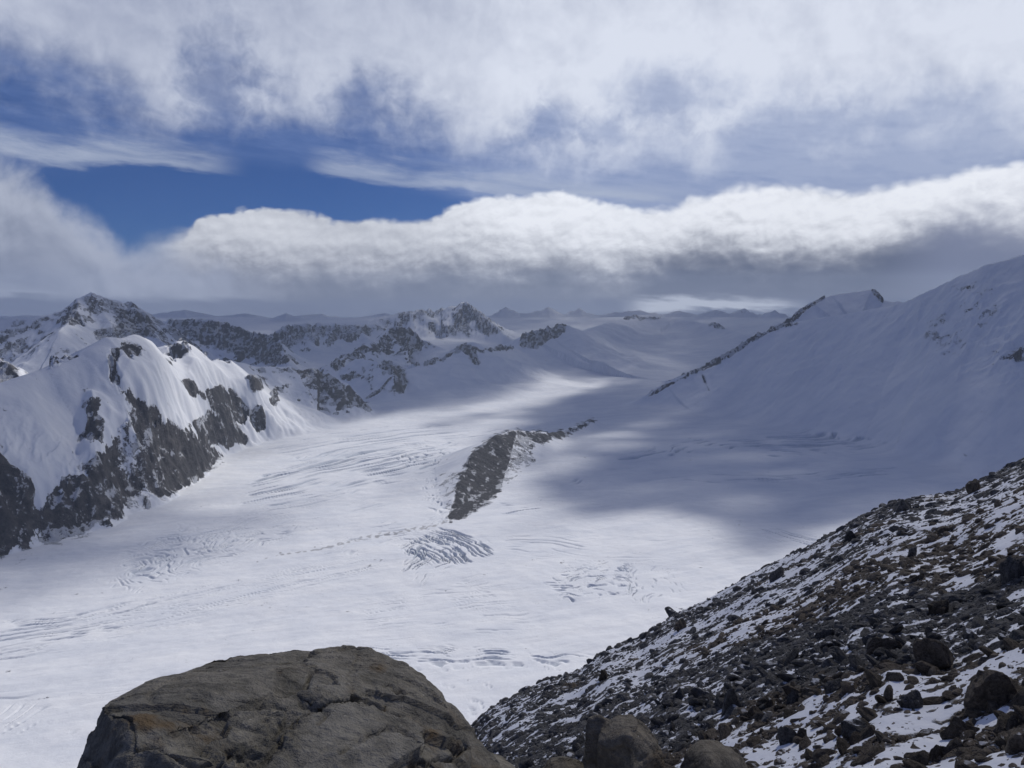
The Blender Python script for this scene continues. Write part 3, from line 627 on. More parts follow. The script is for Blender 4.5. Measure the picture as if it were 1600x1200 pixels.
# foot of the left mountain: dirty contact with the ice
NRM = grid_normals(X, Y, Z)
quadgrp = GRP[:-1, :-1]
INFO = {0: ('glacier', 'broad white glacier with crevasse fields filling the valley floor'),
        1: ('mountain', 'near snow-covered mountain with broken dark rock spurs at left above the glacier'),
        2: ('mountain', 'low rocky snow spurs just right of the near left mountain'),
        3: ('mountain', 'high pointed snowy peak at far left with cloud just above it'),
        4: ('mountain', 'dark rocky wall between the far left peak and the saw-toothed ridge'),
        5: ('mountain', 'saw-toothed rocky ridge left of the distant pointed peak'),
        6: ('mountain', 'distant pale peaks under the cloud base on the skyline'),
        7: ('mountain', 'middle snow ridge with dark rocky knobs running back into a snow dome'),
        8: ('mountain', 'huge shaded snow mountain on the right with a thin dark rock ridge'),
        9: ('rock_outcrop', 'dark rock island with curved crest rising out of the glacier')}
for g in range(10):
    mk = quadgrp == g
    if mk.any():
        nm, lb = INFO[g]
        tag(grid_mesh(nm, X, Y, Z, [M_TER], {'rock': ROCK, 'debris': DEB, 'crack_shade': np.clip(DEP/6.0, 0, 1)}, mk, NRM), lb, nm.replace('_', ' '), kind='structure')

# ------------------------------------------------------------------ unseen cloud sheet, its cover shaped to cast the shadows on the ice
def build_shade_cloud():
    zc = 7000.0
    n1, n2 = 460, 420
    gx = np.linspace(-7500, 8500, n1); gy = np.linspace(-3500, 11500, n2)
    GX, GY = np.meshgrid(gx, gy)                       # where the cloud's shadow falls at z = GZ
    t = (zc - GZ)/SDIR[2]
    def g(px, py, r=None):
        a = pol(px, py)
        if r is None:
            rr_ = np.linspace(500, 12000, 6000); gz_ = np.interp(rr_, [0, 3000, 3700, 5000, 6200, 7500, 9000, 11000], [GZ, GZ, -480, -400, -300, -195, -110, -180])
            r = float(rr_[np.argmax(gz_ > rr_*a[1])]); p = np.array([r*math.sin(a[0]), r*math.cos(a[0]), r*a[1]])
        else: p = np.array([r*math.sin(a[0]), r*math.cos(a[0]), r*a[1]])
        p = p + SDIR*((GZ - p[2])/SDIR[2]); return (p[0], p[1])
    main = [g(-1200, 640, 2600), g(-300, 520, 3600), g(60, 470, 4300), g(250, 520, 3700), g(370, 545, 3300), g(450, 570, 3400), g(452, 625), g(462, 672), g(540, 668), g(640, 642), g(700, 650), g(690, 668), g(770, 650), g(840, 640), g(800, 662), g(770, 690), g(840, 700), g(870, 745), g(880, 770), g(930, 792), g(1010, 800), g(1120, 798), g(1180, 826), g(1290, 808), g(1500, 800), g(1750, 900), g(1750, 1300), g(800, 1330), g(-800, 1330)]
    ca, sa = math.cos(0.62), math.sin(0.62)       # wind direction of the wisps
    al = GX*ca + GY*sa; ac = -GX*sa + GY*ca
    wob = fbm(GX, GY, 520, 5, 0.55)*70 + fbm(al/5.0, ac, 150, 4, 0.6, off=6)*125
    sd = in_poly(GX + fbm(GX, GY, 300, 3, off=4)*50, GY + fbm(GX, GY, 300, 3, off=8)*50, main) + wob
    lit = sst(sd, 75, -115)
    def blob(cx, cy, L, W, ang, amt):
        c, s = math.cos(ang), math.sin(ang); dx, dy = GX-cx, GY-cy
        u = (dx*c + dy*s)/L; v = (-dx*s + dy*c)/W
        return sst(np.sqrt(u*u + v*v) + fbm(GX, GY, 240, 4, off=cx*.01)*0.3 + fbm(al/5.0, ac, 110, 4, 0.6, off=cx*.01)*0.4, 1.25, 0.35)*amt
    def streak(p, q, W, amt, r=None):
        a = g(*p); b = g(*q)
        L = math.hypot(b[0]-a[0], b[1]-a[1])/2
        return blob((a[0]+b[0])/2, (a[1]+b[1])/2, L*1.15, W, math.atan2(b[1]-a[1], b[0]-a[0]), amt)
    for p, q, W, amt in (((835, 610), (950, 592), 230, 1.5), ((700, 652), (870, 608), 170, 1.2), ((560, 665), (700, 632), 110, .7), ((700, 690), (830, 650), 90, .55),  ((850, 705), (985, 690), 120, .85), ((880, 735), (960, 712), 80, .5),
                         ((1150, 770), (1240, 762), 60, .28), ((1000, 705), (1120, 690), 90, .35), ((1080, 720), (1250, 700), 70, .2), ((960, 660), (1100, 645), 80, .2), ((940, 690), (1010, 672), 70, .4), ((970, 585), (1050, 578), 60, .35)):
        lit = np.maximum(lit, streak(p, q, W, amt))
    # dim spots inside the lit ice
    for p, q, W, amt in (((620, 775), (720, 720), 90, .45), ((470, 690), (560, 690), 60, .2), ((480, 780), (420, 820), 80, .22), ((760, 680), (840, 640), 60, .3), ((820, 830), (900, 800), 70, .3)):
        lit = lit*(1 - streak(p, q, W, amt))
    for c3, L_, W_, am in ((g(60, 640, 2150), 650, 420, .8), (g(40, 540, 3600), 600, 400, .35), (g(360, 690, 2900), 260, 160, .4), (g(150, 800, 1800), 300, 180, .3)):
        lit = lit*(1 - blob(c3[0], c3[1], L_, W_, 0.4, am))
    c3 = g(300, 580, 2700); lit = np.maximum(lit, blob(c3[0], c3[1], 500, 260, 0.9, .9))
    c3 = g(728, 480, 7000); lit = np.maximum(lit, blob(c3[0], c3[1], 900, 500, 0.2, .45))
    c3 = g(1330, 470, 4500); lit = np.maximum(lit, blob(c3[0], c3[1], 500, 260, 0.2, .22))
    lit = np.maximum(lit, 0.30*sst(fbm(GX, GY, 1500, 4, off=77), 0.1, 0.7)*sst(GY, 3500, 5500)*sst(GX, 2200, 1200))
    lit = np.maximum(lit, 0.14*sst(fbm(al/4.0, ac, 330, 4, 0.6, off=31), 0.05, 0.6))
    near = np.exp(-((GX/1100)**2 + ((GY + 350)/520)**2))
    lit = np.clip(lit, 0, 1); dens = 1 - lit
    dens = dens*(1 - 0.42*near)
    dens = dens*0.985
    Zc = zc + fbm(GX, GY, 900, 5)*60
    CX = GX + SDIR[0]*t; CY = GY + SDIR[1]*t
    thick = 70 + 130*dens
    m, nt, T, b = principled('shade_cloud')
    nt.nodes.remove(b)
    tr = T.new('ShaderNodeBsdfTransparent'); df = T.new('ShaderNodeBsdfDiffuse'); df.inputs[0].default_value = (0.55, 0.57, 0.62, 1)
    mx = T.new('ShaderNodeMixShader'); out = [n for n in nt.nodes if n.type == 'OUTPUT_MATERIAL'][0]
    dn = attr(T, 'cover')
    k = 1.0 - (1.0 - dn).max(0.0)._m('SQRT')           # light crosses two skins of the sheet
    nt.links.new(k.s, mx.inputs[0]); nt.links.new(tr.outputs[0], mx.inputs[1]); nt.links.new(df.outputs[0], mx.inputs[2]); nt.links.new(mx.outputs[0], out.inputs[0])
    # closed body: underside, topside and rim
    n, mm = GX.shape
    Xa = np.concatenate([CX, CX[::-1]]); Ya = np.concatenate([CY, CY[::-1]]); Za = np.concatenate([Zc - thick, (Zc + thick)[::-1]]); Da = np.concatenate([dens, dens[::-1]])
    o = grid_mesh('cloud', Xa, Ya, Za, [m], {'cover': Da})
    tag(o, 'unseen broken cloud sheet added high above the glacier to shade it', 'cloud', kind='structure')
build_shade_cloud()

# ------------------------------------------------------------------ near slope of scree and snow
H0 = 5.0
SIL = [(-900, 1900), (-300, 1620), (200, 1400), (500, 1262), (650, 1185), (735, 1138), (762, 1112), (800, 1090), (850, 1066), (905, 1048), (950, 1018), (1000, 998), (1050, 966), (1100, 944), (1150, 915), (1200, 888), (1250, 864), (1300, 836), (1340, 812), (1370, 798), (1400, 784), (1440, 778), (1490, 770), (1530, 752), (1570, 732), (1600, 718), (1700, 672), (1900, 590), (2400, 420), (3400, 200)]
_st = np.array([pol(*p)[0] for p in SIL]); _sv = np.array([pol(*p)[1] for p in SIL])
def sil_T(t): return np.interp(t, [-0.8, -0.1, 0.2, 0.4, 0.7, 1.1], [60, 75, 95, 120, 150, 170])
def slope_z(x, y):
    r = np.hypot(x, y); t = np.arctan2(x, y)
    vs = np.interp(t, _st, _sv); TT = sil_T(t)
    z = r*vs - H0*(1 - r/TT)**2*np.where(r > TT, 6.0, 1.0)
    sc_ = np.clip(r/TT, 0, 1)
    z = z + fbm(x, y, 16, 3, off=2)*0.55*sst(r, 6, 30)*(1-sst(sc_, .75, 1.0)*.7) + fbm(x, y, 4.0, 4, off=12)*0.16*sst(r, 3, 10)
    shelf = -1.95 - 0.06*r + fbm(x, y, 1.5, 3)*0.05
    return np.maximum(z, np.where(r < 7, shelf - 1.3*np.clip(r-2.9, 0, 9)**1.1, -1e9))
NTH, NRS = 1100, 900
ths = np.linspace(math.radians(-70), math.radians(75), NTH)
rs = np.concatenate([np.linspace(0.05, 3, 20)[:-1], np.geomspace(3, 200, 790)[:-1], np.geomspace(200, 1400, 92)])
T2, R2 = np.meshgrid(ths, rs); SX = R2*np.sin(T2); SY = R2*np.cos(T2)
def snow_field(x, y):
    """1 where snow lies: long tongues running down the fall line"""
    # fall line direction in plan (down to the left and away)
    ux, uy = 0.97, 0.25
    al = x*ux + y*uy; ac = -x*uy + y*ux
    r = np.hypot(x, y)
    lr = np.clip(r/35.0, 0.35, 3.0)
    s = fbm(al/4.4, ac/1.5, 1.0, 4, off=3.0)*0.42 + fbm(al/1.3, ac/0.55, 1.0, 4, off=8)*0.55 + fbm(al/0.45, ac/0.25, 1.0, 3, off=18)*0.32
    big = fbm(x, y, 18, 3, off=40)*0.38
    return 0.47 + s*0.62 + big + 0.07*sst(r, 18, 40)
def brown_field(x, y):
    r = np.hypot(x, y); t = np.arctan2(x, y)
    return sst(fbm(x, y, 14, 3, off=60) + (0.62 - r/70) + (t - 0.35)*1.1, -0.1, 0.5)
SN = snow_field(SX, SY); BR = brown_field(SX, SY)
SZ = slope_z(SX, SY)
snm = sst(SN, 0.42, 0.6)
SZ = SZ + (1-snm)*(ridged(SX, SY, 1.1, 4)-1)*0.13*sst(R2, 3, 8) + snm*0.02
SZ = np.where(R2 > 800, np.maximum(SZ, GZ-60), SZ)
tag(grid_mesh('ground', SX, SY, SZ, [M_GROUND], {'snow': np.clip(SN, 0, 1), 'brown': BR}), 'steep scree slope streaked with thin snow falling to the glacier', 'slope', kind='structure')

# ------------------------------------------------------------------ stones
def rock_proto(seed, sub, flat=0.7, cuts=9, rough=0.10):
    """angular stone: a sphere of facets trimmed by random planes, then roughened"""
    rg = np.random.default_rng(seed)
    import bmesh
    bm = bmesh.new(); bmesh.ops.create_icosphere(bm, subdivisions=sub, radius=1.0)
    V = np.array([v.co[:] for v in bm.verts]); Fc = np.array([[v.index for v in f.verts] for f in bm.faces]); bm.free()
    for k in range(cuts):
        n = rg.normal(size=3); n /= np.linalg.norm(n); d = rg.uniform(0.45, 0.82)
        s = V @ n; V = V - np.clip(s - d, 0, None)[:, None]*n*0.97
    V *= rg.uniform([0.8, 0.6, flat*0.8], [1.25, 1.0, flat*1.15])
    if rough:
        V *= (1 + rough*fbm(V[:, 0]*2 + V[:, 2]*1.3 + seed, V[:, 1]*2 - V[:, 2]*1.7, 1.0, 3))[:, None]
    return V, Fc
def ico_stone(seed):
    rg = np.random.default_rng(seed); import bmesh
    bm = bmesh.new(); bmesh.ops.create_icosphere(bm, subdivisions=1, radius=1.0)
    V = np.array([v.co[:] for v in bm.verts])[:12]; bm.free()
    bm = bmesh.new(); vs = [bm.verts.new(tuple(p*rg.uniform(.7, 1.25)*np.array([1.1, .85, .6]))) for p in V]
    bmesh.ops.convex_hull(bm, input=vs); bmesh.ops.triangulate(bm, faces=bm.faces[:]); bm.verts.index_update()
    V = np.array([v.co[:] for v in bm.verts]); Fc = np.array([[v.index for v in f.verts] for f in bm.faces]); bm.free()
    return V, Fc
def mesh_from(name, V, Fc, mats, smooth=False, mi=None):
    me = bpy.data.meshes.new(name); k = Fc.shape[1]
    me.vertices.add(len(V)); me.vertices.foreach_set('co', V.astype(np.float32).ravel())
    me.loops.add(Fc.size); me.loops.foreach_set('vertex_index', Fc.ravel().astype(np.int32))
    me.polygons.add(len(Fc)); me.polygons.foreach_set('loop_start', np.arange(len(Fc), dtype=np.int32)*k)
    me.polygons.foreach_set('use_smooth', np.full(len(Fc), smooth))
    for m in mats: me.materials.append(m)
    if mi is not None: me.polygons.foreach_set('material_index', mi.astype(np.int32))
    me.update(calc_edges=True); return me
def surf_hit(px, py):
    """where the ray through a pixel meets the near slope"""
    t, v = pol(px, py); r = np.geomspace(4.5, float(sil_T(t))*1.02, 700)
    x = r*math.sin(t); y = r*math.cos(t); s = slope_z(x, y) - r*v
    i = np.argmax(s > 0); 
    if not (s > 0).any(): i = len(r)-1
    return float(x[i]), float(y[i]), float(slope_z(x[i:i+1], y[i:i+1])[0]), float(r[i])
def build_stones():
    P3 = [rock_proto(s, 3, f) for s, f in ((1, .7), (2, .55), (3, .8), (4, .5), (5, .65), (6, .9), (7, .6), (8, .75))]
    P1 = [rock_proto(20+s, 1, 0.65, 6, 0.15) for s in range(10)]; P0 = [ico_stone(60+s) for s in range(12)]
    P2 = [rock_proto(40+s, 2, 0.65, 8, 0.12) for s in range(10)]
    meshes = [[mesh_from('stone', V, Fc, [mt]) for (V, Fc) in P3] for mt in (M_DARK, M_BROWN)]
    rg = np.random.default_rng(77)
    # candidates spread evenly over the slope as seen, denser where there is no snow
    N = 130000
    t = rg.uniform(-0.13, 0.66, N); TT = sil_T(t)
    q = rg.random(N); r = 1/(1/8.0 + q*(1/(TT*1.01) - 1/8.0)); 
    r = np.where(rg.random(N) < 0.35, 8*np.exp(rg.random(N)*np.log(TT/8)), r)
    x, y = r*np.sin(t), r*np.cos(t)
    sn = snow_field(x, y)
    keep = rg.random(N) < np.where(sn < 0.46, 1.0, np.where(sn < 0.56, 0.50, 0.22))
    x, y, r = x[keep], y[keep], r[keep]; n = len(x)
    size = 0.040*(rg.pareto(2.2, n)+0.75)
    size = np.minimum(size, 0.24)*np.clip((r/22)**0.72, 0.55, 3.6)
    br = brown_field(x, y)
    edge_ = r > np.interp(np.arctan2(x, y), [-0.8, 1.1], [0.9, 0.9])*sil_T(np.arctan2(x, y))
    size = np.where(edge_ & (rg.random(n) < 0.10), size*rg.uniform(1.1, 1.6, n), size)
    z = slope_z(x, y)
    app = size/r
    order = np.argsort(-app*np.where(r > 0, 1, 0))
    px, py = to_px(x, y, z)
    vis = (px > -10) & (px < 1605) & (py < 1215)
    big = [i for i in order if vis[i]][:290]
    bigset = np.zeros(n, bool); bigset[big] = True
    for i in big:
        bb = br[i] + rg.normal()*0.15 > 0.55
        o = bpy.data.objects.new('stone', meshes[int(bb)][rg.integers(8)])
        s = size[i]*1.25
        o.scale = (s*rg.uniform(.8, 1.3), s*rg.uniform(.7, 1.1), s*rg.uniform(.45, 0.95))
        o.rotation_euler = (rg.normal()*0.35 - 0.1, rg.normal()*0.35 - 0.45, rg.uniform(0, 6.28))
        o.location = (x[i], y[i], z[i] - s*0.02)
        COL.objects.link(o)
        if bb: tag(o, 'brown angular stone lying in the loose scree of the near slope', 'stone', 'larger brown stones scattered over the near scree slope')
        else: tag(o, 'dark grey angular stone lying in the snowy scree of the near slope', 'stone', 'larger dark grey stones scattered over the near scree slope')
    rest = np.where(~bigset)[0]
    VV, FF, MI = [], [], []; base = 0
    for i in rest:
        px_size = size[i]/r[i]*F*0.64
        V, Fc = (P2 if px_size > 4.5 else P1 if px_size > 2.2 else P0)[rg.integers(10)]
        s = size[i]; a = rg.uniform(0, 6.28); ca, sa = math.cos(a), math.sin(a)
        Q = V*np.array([s*rg.uniform(.8, 1.35), s*rg.uniform(.7, 1.1), s*rg.uniform(.6, 1.1)])
        Q = np.stack([Q[:, 0]*ca - Q[:, 1]*sa, Q[:, 0]*sa + Q[:, 1]*ca, Q[:, 2]], 1)
        tl = rg.normal()*0.3 - 0.45; c, s2 = math.cos(tl), math.sin(tl)
        Q = np.stack([Q[:, 0]*c + Q[:, 2]*s2, Q[:, 1], -Q[:, 0]*s2 + Q[:, 2]*c], 1)
        VV.append(Q + np.array([x[i], y[i], z[i] + s*0.0])); FF.append(Fc + base); base += len(V)
        MI.append(np.full(len(Fc), int(br[i] + rg.normal()*0.15 > 0.55)))
    me = mesh_from('scree', np.concatenate(VV), np.concatenate(FF), [M_DARK, M_BROWN], False, np.concatenate(MI))
    o = bpy.data.objects.new('scree', me); COL.objects.link(o)
    tag(o, 'countless small dark stones covering the near slope between snow patches', 'scree', kind='stuff')
    # single boulders one can point to
    B = [((1465, 1042), 62, 80, 1, 5, 'large squarish brown boulder bulging from the slope near right edge', -.1, 1.0),
         ((1462, 958), 26, 40, 1, 2, 'upright wedge-shaped brown rock standing just above the large squarish boulder', .3, 1.0),
         ((1144, 1112), 30, 60, 0, 0, 'tall dark rounded block standing beside a smooth snow patch', 0, 1.0),
         ((1242, 1098), 20, 36, 0, 6, 'small pointed dark fin of rock sticking out of the snow', .3, .45),
         ((1300, 1082), 30, 38, 0, 2, 'round-topped dark block right of the pointed rock fin', .1, 1.0),
         ((1382, 1020), 40, 42, 1, 4, 'low brown slab left of the large squarish boulder', .6, .7),
         ((1520, 770), 26, 34, 1, 3, 'light brown rounded boulder sitting near the top edge of the slope', 0, 1.0),
         ((1408, 798), 26, 28, 0, 7, 'dark knobbly rock jutting above the skyline of the slope', .1, 1.0),
         ((1586, 905), 34, 44, 0, 1, 'dark craggy outcrop at the right edge high on the slope', 0, 1.0),
         ((1420, 1105), 34, 44, 0, 2, 'dark pointed block in snow below the large squarish boulder', 0, .9),
         ((1232, 1160), 40, 46, 0, 5, 'dark angular block at the bottom between brown dome and snow tongue', .2, .9),
         ((1345, 1150), 46, 54, 0, 6, 'dark leaning slab above a narrow tongue of snow near the bottom', -.4, .8),
         ((1560, 1100), 74, 70, 1, 0, 'massive dark brown crag with hollows at the lower right edge', .1, 1.1),
         ((1500, 1150), 46, 50, 1, 7, 'rounded brown block leaning on the lower right crag', 0, 1.0),
         ((1590, 1175), 60, 60, 1, 3, 'brown boulder in the bottom right corner of the slope', 0, 1.0),
         ((1462, 1190), 24, 34, 1, 1, 'small pale brown pointed stone at the bottom edge of the snow', .3, .6),
         ((1215, 905), 22, 30, 0, 4, 'dark rough block halfway up the skyline of the slope', 0, 1.0),
         ((1062, 985), 20, 28, 1, 2, 'brownish knob of rock on the skyline above a white snow gully', 0, 1.0),
         ((945, 1062), 16, 34, 1, 6, 'narrow brown standing rock beside a bright snow gully', 0, .7),
         ((1330, 845), 20, 24, 0, 0, 'dark lumpy rock just under the skyline left of the knobbly rock', 0, 1.0),
         ((1425, 870), 24, 26, 0, 3, 'dark grey block isolated in a bright snow patch high up', 0, 1.0),
         ((1290, 1000), 28, 30, 0, 4, 'dark grey block in the middle of the slope above two snow tongues', .2, .9)]
    hp = [rock_proto(300+s, 4, .8, 12, 0.16) for s in range(8)]
    hm = {}
    for (c, wpx, hpx, br_, pr, lab, tilt, dep) in B:
        X_, Y_, Z_, r_ = surf_hit(*c)
        k = (br_, pr)
        if k not in hm: hm[k] = mesh_from('boulder', hp[pr][0]/np.array([1.0, .85, .75]), hp[pr][1], [M_BROWN if br_ else M_DARK])
        o = bpy.data.objects.new('boulder', hm[k])
        sx = wpx/F*r_*0.54; sz = hpx/F*r_*0.54
        o.scale = (sx, sx*dep, sz); o.rotation_euler = (0.1, tilt, random.uniform(-.6, .6)); o.location = (X_, Y_, Z_ + sz*0.15)
        COL.objects.link(o); tag(o, lab, 'boulder', 'boulders standing out on the near slope')
build_stones()

# ------------------------------------------------------------------ big foreground boulders
def hull_solid(clouds, voxel, noise_fn, name, mat):
    import bmesh
    bm = bmesh.new()
    for pts in clouds:
        vs = [bm.verts.new(p) for p in pts]
        bmesh.ops.convex_hull(bm, input=vs)
    bmesh.ops.delete(bm, geom=[v for v in bm.verts if not v.link_faces], context='VERTS')
    me = bpy.data.meshes.new('hull'); bm.to_mesh(me); bm.free()
    o = bpy.data.objects.new('hull', me); COL.objects.link(o)
    md = o.modifiers.new('r', 'REMESH'); md.mode = 'VOXEL'; md.voxel_size = voxel
    dg = bpy.context.evaluated_depsgraph_get(); ev = bpy.data.meshes.new_from_object(o.evaluated_get(dg))
    bpy.data.objects.remove(o); bpy.data.meshes.remove(me)
    n = len(ev.vertices); V = np.zeros(n*3, np.float32); ev.vertices.foreach_get('co', V); V = V.reshape(-1, 3)
    N = np.zeros(n*3, np.float32); ev.vertices.foreach_get('normal', N); N = N.reshape(-1, 3)
    # soften the hull's razor edges: average along edges a few times
    ne = len(ev.edges); E = np.zeros(ne*2, np.int32); ev.edges.foreach_get('vertices', E); E = E.reshape(-1, 2)
    deg = np.bincount(E.ravel(), minlength=n)[:, None]
    for _ in range(2):
        S = np.zeros_like(V); np.add.at(S, E[:, 0], V[E[:, 1]]); np.add.at(S, E[:, 1], V[E[:, 0]]); V = V*0.4 + S/deg*0.6
    V = V + N*noise_fn(V)[:, None]
    ev.vertices.foreach_set('co', V.astype(np.float32).ravel()); ev.update()
    for p in ev.polygons: p.use_smooth = True
    at = ev.attributes.new('tone', 'FLOAT', 'POINT'); at.data.foreach_set('value', tones(V, 60 if len(clouds) > 4 else 12, 5).astype(np.float32))
    ev.name = name; ev.materials.clear(); ev.materials.append(mat)
    oo = bpy.data.objects.new(name, ev); COL.objects.link(oo); return oo
def rocknoise(V, s=1.0, seed=0.0):
    x, y, z = V[:, 0], V[:, 1], V[:, 2]
    a = fbm(x*1.0 + z*0.6 + seed, y + z*0.8, 0.5*s, 4, 0.5)*0.022*s
    u = x*0.30 + y*0.12 + z*1.0
    lay = fbm(u*7/s + seed, x*0.8, 1.0, 3)*0.010*s
    cr = -sst(np.abs(perlin(x*1.7/s + z*1.2 + seed, y*2.1/s + z*1.5)), 0.07, 0.0)*0.014*s*sst(perlin(x*1.1/s+5, y*1.3/s), -0.1, 0.3)
    pits = fbm(x*1.0 - z*0.7, y + z*0.9 + seed, 0.08*s, 3, 0.6)*0.0055*s
    return a + lay + cr + pits
def facets(V, n, amp, seed, sq=(1, 1, 1)):
    """fracture: the surface breaks into cells, each tilted a little its own way"""
    rg = np.random.default_rng(seed); lo, hi = V.min(0), V.max(0)
    S = rg.uniform(lo, hi, (n, 3)); G = rg.normal(size=(n, 3)); G /= np.linalg.norm(G, axis=1, keepdims=True)
    off = rg.uniform(-1, 1, n); sq = np.array(sq); W = V + np.stack([fbm(V[:, 1]*1.3, V[:, 2]*1.3, 0.3, 3, off=k*9+seed) for k in range(3)], 1)*0.07
    best = np.full(len(V), 1e9); idx = np.zeros(len(V), int)
    for k in range(n):
        d = (((W - S[k])*sq)**2).sum(1); m = d < best; best[m] = d[m]; idx[m] = k
    cell = np.abs(hi-lo).mean()/n**(1/3)
    return (((V - S[idx])*G[idx]).sum(1)/cell*0.8 + off[idx]*0.6)*amp
LEDGE = [(380, 1230), (430, 1178), (470, 1132), (520, 1104), (572, 1102), (640, 1126), (732, 1166), (650, 1186), (600, 1240)]
CRACKS = [([(395, 1215), (430, 1180), (470, 1132), (520, 1106), (572, 1103), (640, 1127), (700, 1150), (732, 1167)], 3.0, .020),
          ([(732, 1167), (690, 1176), (652, 1186), (640, 1192), (700, 1215)], 3.5, .040),
          ([(203, 1166), (240, 1164), (262, 1172), (290, 1184), (335, 1186), (378, 1192)], 3.0, .026),
          ([(395, 1112), (430, 1108), (448, 1122), (442, 1140), (430, 1160), (400, 1176)], 3.5, .016),
          ([(462, 1088), (478, 1078), (484, 1058)], 3.5, .030),
          ([(530, 1182), (562, 1160), (608, 1146), (630, 1146), (650, 1166)], 3.5, .022),
          ([(560, 1018), (553, 1050), (548, 1080)], 2.5, .010), ([(470, 1110), (520, 1122), (500, 1135)], 3.0, .018), ([(600, 1075), (650, 1084)], 2.5, .02), ([(290, 1084), (320, 1090)], 2.0, .014), ([(305, 1134), (325, 1130)], 2.0, .014), ([(160, 1108), (200, 1115), (206, 1150), (196, 1185)], 3.0, .014)]
def carve(V):
    px, py = to_px(V[:, 0], V[:, 1], V[:, 2]); px = px + fbm(V[:, 0], V[:, 2], 0.09, 4, 0.6)*7; py = py + fbm(V[:, 0], V[:, 2], 0.09, 4, 0.6, off=9)*7
    out = np.zeros(len(V)); near = V[:, 1] < 3.75
    for pts, w, dep in CRACKS:
        d, _, _ = polyline_dist(px, py, [(a, b, 0) for a, b in pts]); out -= dep*np.exp(-(d/w)**2)*near
    rub = sst(in_poly(px, py, [(395, 1115), (450, 1108), (480, 1130), (455, 1180), (380, 1215), (300, 1215), (360, 1170), (420, 1150)]), 6, -10)
    return out + rub*fbm(V[:, 0]*1.0, V[:, 2]*1.4 + V[:, 1], 0.045, 3, 0.6)*0.018*near
def tones(V, n, seed):
    rg = np.random.default_rng(seed); S = rg.uniform(V.min(0), V.max(0), (n, 3)); t = rg.random(n)
    W = V + np.stack([fbm(V[:, 1]*1.3, V[:, 2]*1.3, 0.25, 4, off=k*9+seed) for k in range(3)], 1)*0.09
    best = np.full(len(V), 1e9); idx = np.zeros(len(V), int)
    for k in range(n):
        d = ((W - S[k])**2*np.array([1, 1, 3.0])).sum(1); m = d < best; best[m] = d[m]; idx[m] = k
    out = t[idx]*0.7
    if n > 30:
        px, py = to_px(W[:, 0], W[:, 1], W[:, 2])
        out = np.maximum(out, sst(in_poly(px, py, LEDGE), 2, -3)*0.85*(V[:, 1] < 3.4))
        out = np.maximum(out, sst(in_poly(px, py, [(470, 1090), (488, 1056), (528, 1048), (556, 1060), (552, 1092), (500, 1104)]), 3, -3)*0.9)
        out *= 1 - 0.8*sst(in_poly(px, py, [(150, 1106), (170, 1100), (186, 1112), (203, 1130), (205, 1165), (160, 1190), (120, 1220), (90, 1210)]), 3, -3)
    return out
def rocky(V, s, seed):
    return rocknoise(V, s, seed)*0.6 + facets(V, 34, 0.027*s, int(seed)+1, (1, 1, 2.2)) + facets(V, 420, 0.0042*s, int(seed)+2, (1, 1, 1.8))
def Q(px, py, r): return P(px, py, r)
main = [Q(152, 1104, 3.05), Q(172, 1094, 3.2), Q(250, 1062, 3.5), Q(330, 1022, 3.75), Q(365, 1017, 3.8), Q(420, 1012, 3.85), Q(465, 1007, 3.85), Q(540, 1020, 3.8), Q(575, 1015, 3.75), Q(635, 1036, 3.65), Q(685, 1070, 3.5), Q(702, 1098, 3.4), Q(726, 1132, 3.3), Q(748, 1166, 3.2), Q(790, 1200, 3.1),
        Q(205, 1112, 2.85), Q(212, 1168, 2.65), Q(120, 1200, 2.95), Q(100, 1260, 2.9), Q(60, 1420, 2.9), Q(200, 1215, 2.55), Q(330, 1200, 2.85), Q(480, 1200, 2.9), Q(600, 1195, 2.98), Q(420, 1300, 2.7), Q(650, 1300, 2.85), Q(840, 1300, 2.9), Q(860, 1500, 2.9), Q(200, 1500, 2.3), Q(700, 1500, 2.7),
        Q(300, 1300, 4.1), Q(600, 1300, 4.1), Q(100, 1350, 3.6), Q(800, 1400, 3.7)]
def on_face(base, pts, inner=-0.25):
    """points laid on the face of a hull, each standing proud of it by a given depth"""
    import bmesh
    from mathutils.bvhtree import BVHTree
    bm = bmesh.new(); vs = [bm.verts.new(p) for p in base]; bmesh.ops.convex_hull(bm, input=vs)
    bv = BVHTree.FromBMesh(bm); out = []
    for px, py, d in pts:
        v = Vector(P(px, py, 1.0)).normalized(); h = bv.ray_cast(Vector((0, 0, 0)), v)
        L = h[3] if h[3] else 3.0
        out.append(tuple(v*(L - d))); out.append(tuple(v*(L - inner)))
    bm.free(); return out
ledge = on_face(main, [(395, 1215, 0.093), (430, 1178, 0.059), (470, 1130, 0.059), (520, 1104, 0.042), (572, 1102, 0.059), (640, 1126, 0.093), (700, 1150, 0.127), (728, 1165, 0.127), (736, 1170, 0.076), (660, 1186, 0.229), (600, 1220, 0.246), (400, 1290, 0.178), (730, 1240, 0.178)])
ledge2 = on_face(main, [(140, 1214, 0.042), (175, 1178, 0.059), (245, 1166, 0.076), (330, 1176, 0.093), (372, 1192, 0.093), (380, 1225, 0.093), (150, 1280, 0.127), (350, 1290, 0.161)])
ledge3 = on_face(main, [(478, 1078, 0.029), (492, 1052, 0.021), (530, 1046, 0.017), (560, 1058, 0.021), (562, 1088, 0.029), (500, 1104, 0.046), (470, 1092, 0.038)])
ledge4 = on_face(main, [(455, 1210, 0.178), (530, 1172, 0.212), (608, 1146, 0.195), (650, 1165, 0.263), (700, 1200, 0.297), (640, 1280, 0.348), (480, 1290, 0.314)])
ledge5 = on_face(main, [(345, 1150, 0.028), (400, 1110, 0.042), (455, 1098, 0.042), (478, 1120, 0.051), (440, 1160, 0.076), (380, 1180, 0.068)])
